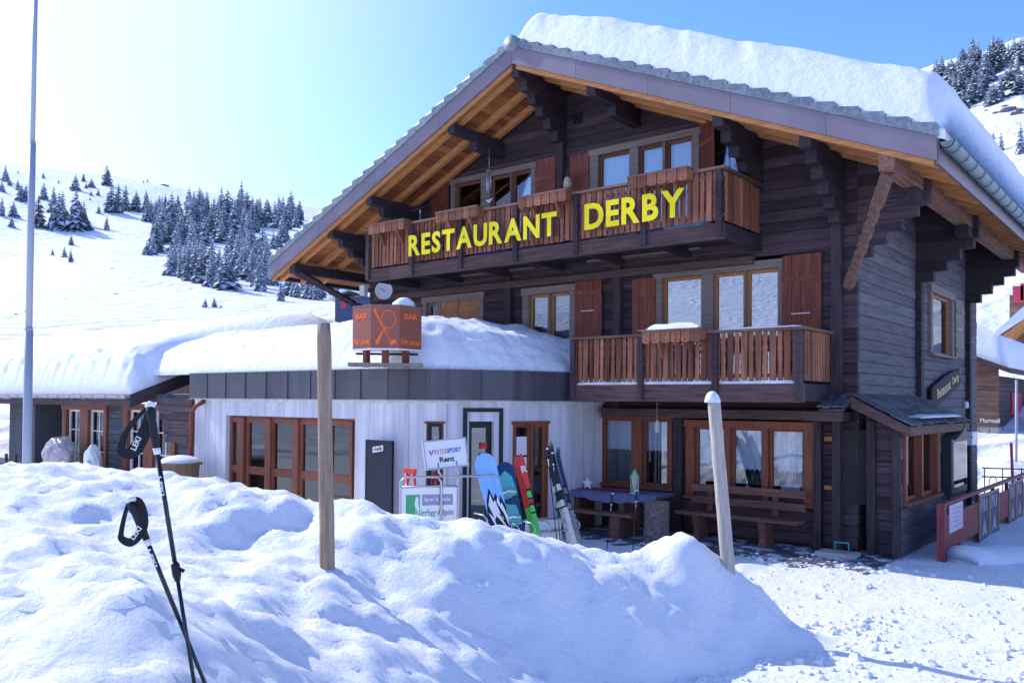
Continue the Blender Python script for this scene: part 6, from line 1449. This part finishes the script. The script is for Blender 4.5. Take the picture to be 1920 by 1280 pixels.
p = dep(1897, 890, 22); M['pinkp'] = mat('pink pole', (.75, .06, .30), .5); tubes_('snow_pole', 'thin pink snow marker pole beside the path', 'marker pole', [dep(1899, 905, 22), dep(1896, 830, 22)], .035, M['pinkp'])
p = dep(1905, 835, 28); tubes_('street_pole', 'grey metal pole in front of the Murmeli house', 'pole', [Vector((p.x, p.y, 0)), dep(1906, 712, 28)], .04, M['pole'])
ir_ = thing('iron_railing', 'thin black iron railing beyond the red railing', 'railing', tuple(dep(1880, 900, 24).xy)+(0,))
for y_ in (877, 893): tubes('rail', ir_, [dep(1842, y_, 23), dep(1990, y_+4, 23.5)], .018, M['black'])
for x in (1846, 1880, 1915, 1950): tubes('baluster', ir_, [dep(x, 877, 23.2), dep(x, 925, 23.2)], .014, M['black'])
for x in (1862, 1897): tubes('arch', ir_, [dep(x-8, 908, 23.2), dep(x-6, 897, 23.2), dep(x, 892, 23.2), dep(x+6, 897, 23.2), dep(x+8, 908, 23.2)], .012, M['black'])
# boot scraper slab
bs_ = thing('boot_scraper', 'grey slab with a turquoise boot scraper at the right house post', 'boot scraper', tuple(on(1580, 1032, 2, 0.02)))
p = on(1580, 1036, 2, 0.02)+Vector((.08, -.42, 0)); m_ = MB(); m_.box(p.x-.35, p.x+.25, p.y-.12, p.y+.28, .02, .09); m_.build('slab', M['stone'], bs_); tubes('scraper', bs_, [p+Vector((-.1, .1, .08)), p+Vector((-.1, .1, .22)), p+Vector((.12, .1, .22)), p+Vector((.12, .1, .08))], .014, mat('turquoise', (.05, .35, .36), .5))
# loose clods of snow at the foot of the bank and on the path
rc = random.Random(21); m_ = MB()
def clod(p, r):
    i = len(m_.v); n = 6
    for k in range(3):
        f = (-.5, .25, .85)[k]
        for j in range(n): a = 2*math.pi*j/n+k; q = r*(1, .95, .5)[k]*rc.uniform(.7, 1.25); m_.v.append(p+Vector((q*math.cos(a), q*math.sin(a), r*f)))
    for k in range(2):
        for j in range(n): m_.f.append((i+k*n+j, i+k*n+(j+1) % n, i+(k+1)*n+(j+1) % n, i+(k+1)*n+j)); m_.m.append(0)
    m_.f.append(tuple(i+2*n+j for j in range(n))); m_.m.append(0)
for k in range(900):
    f = rc.random(); px, py = (1100+560*f+rc.gauss(0, 45), 1285-110*f+rc.gauss(0, 16)) if k < 420 else (rc.uniform(1380, 1930), rc.uniform(1045, 1290)) if k < 760 else (rc.uniform(1380, 1760), rc.gauss(1052, 10))
    p = on(px, py, 2, 0.0)
    if p.y > 14 or p.y < 4: continue
    clod(Vector((p.x, p.y, gz(p.x, p.y))), abs(rc.gauss(0, .022))+.008)
m_.build('snow_clods', M['snow'], None, False, (-2, 9, 0), label='loose crumbs of snow scattered over the trodden path', cat='snow crumbs', kind='stuff')
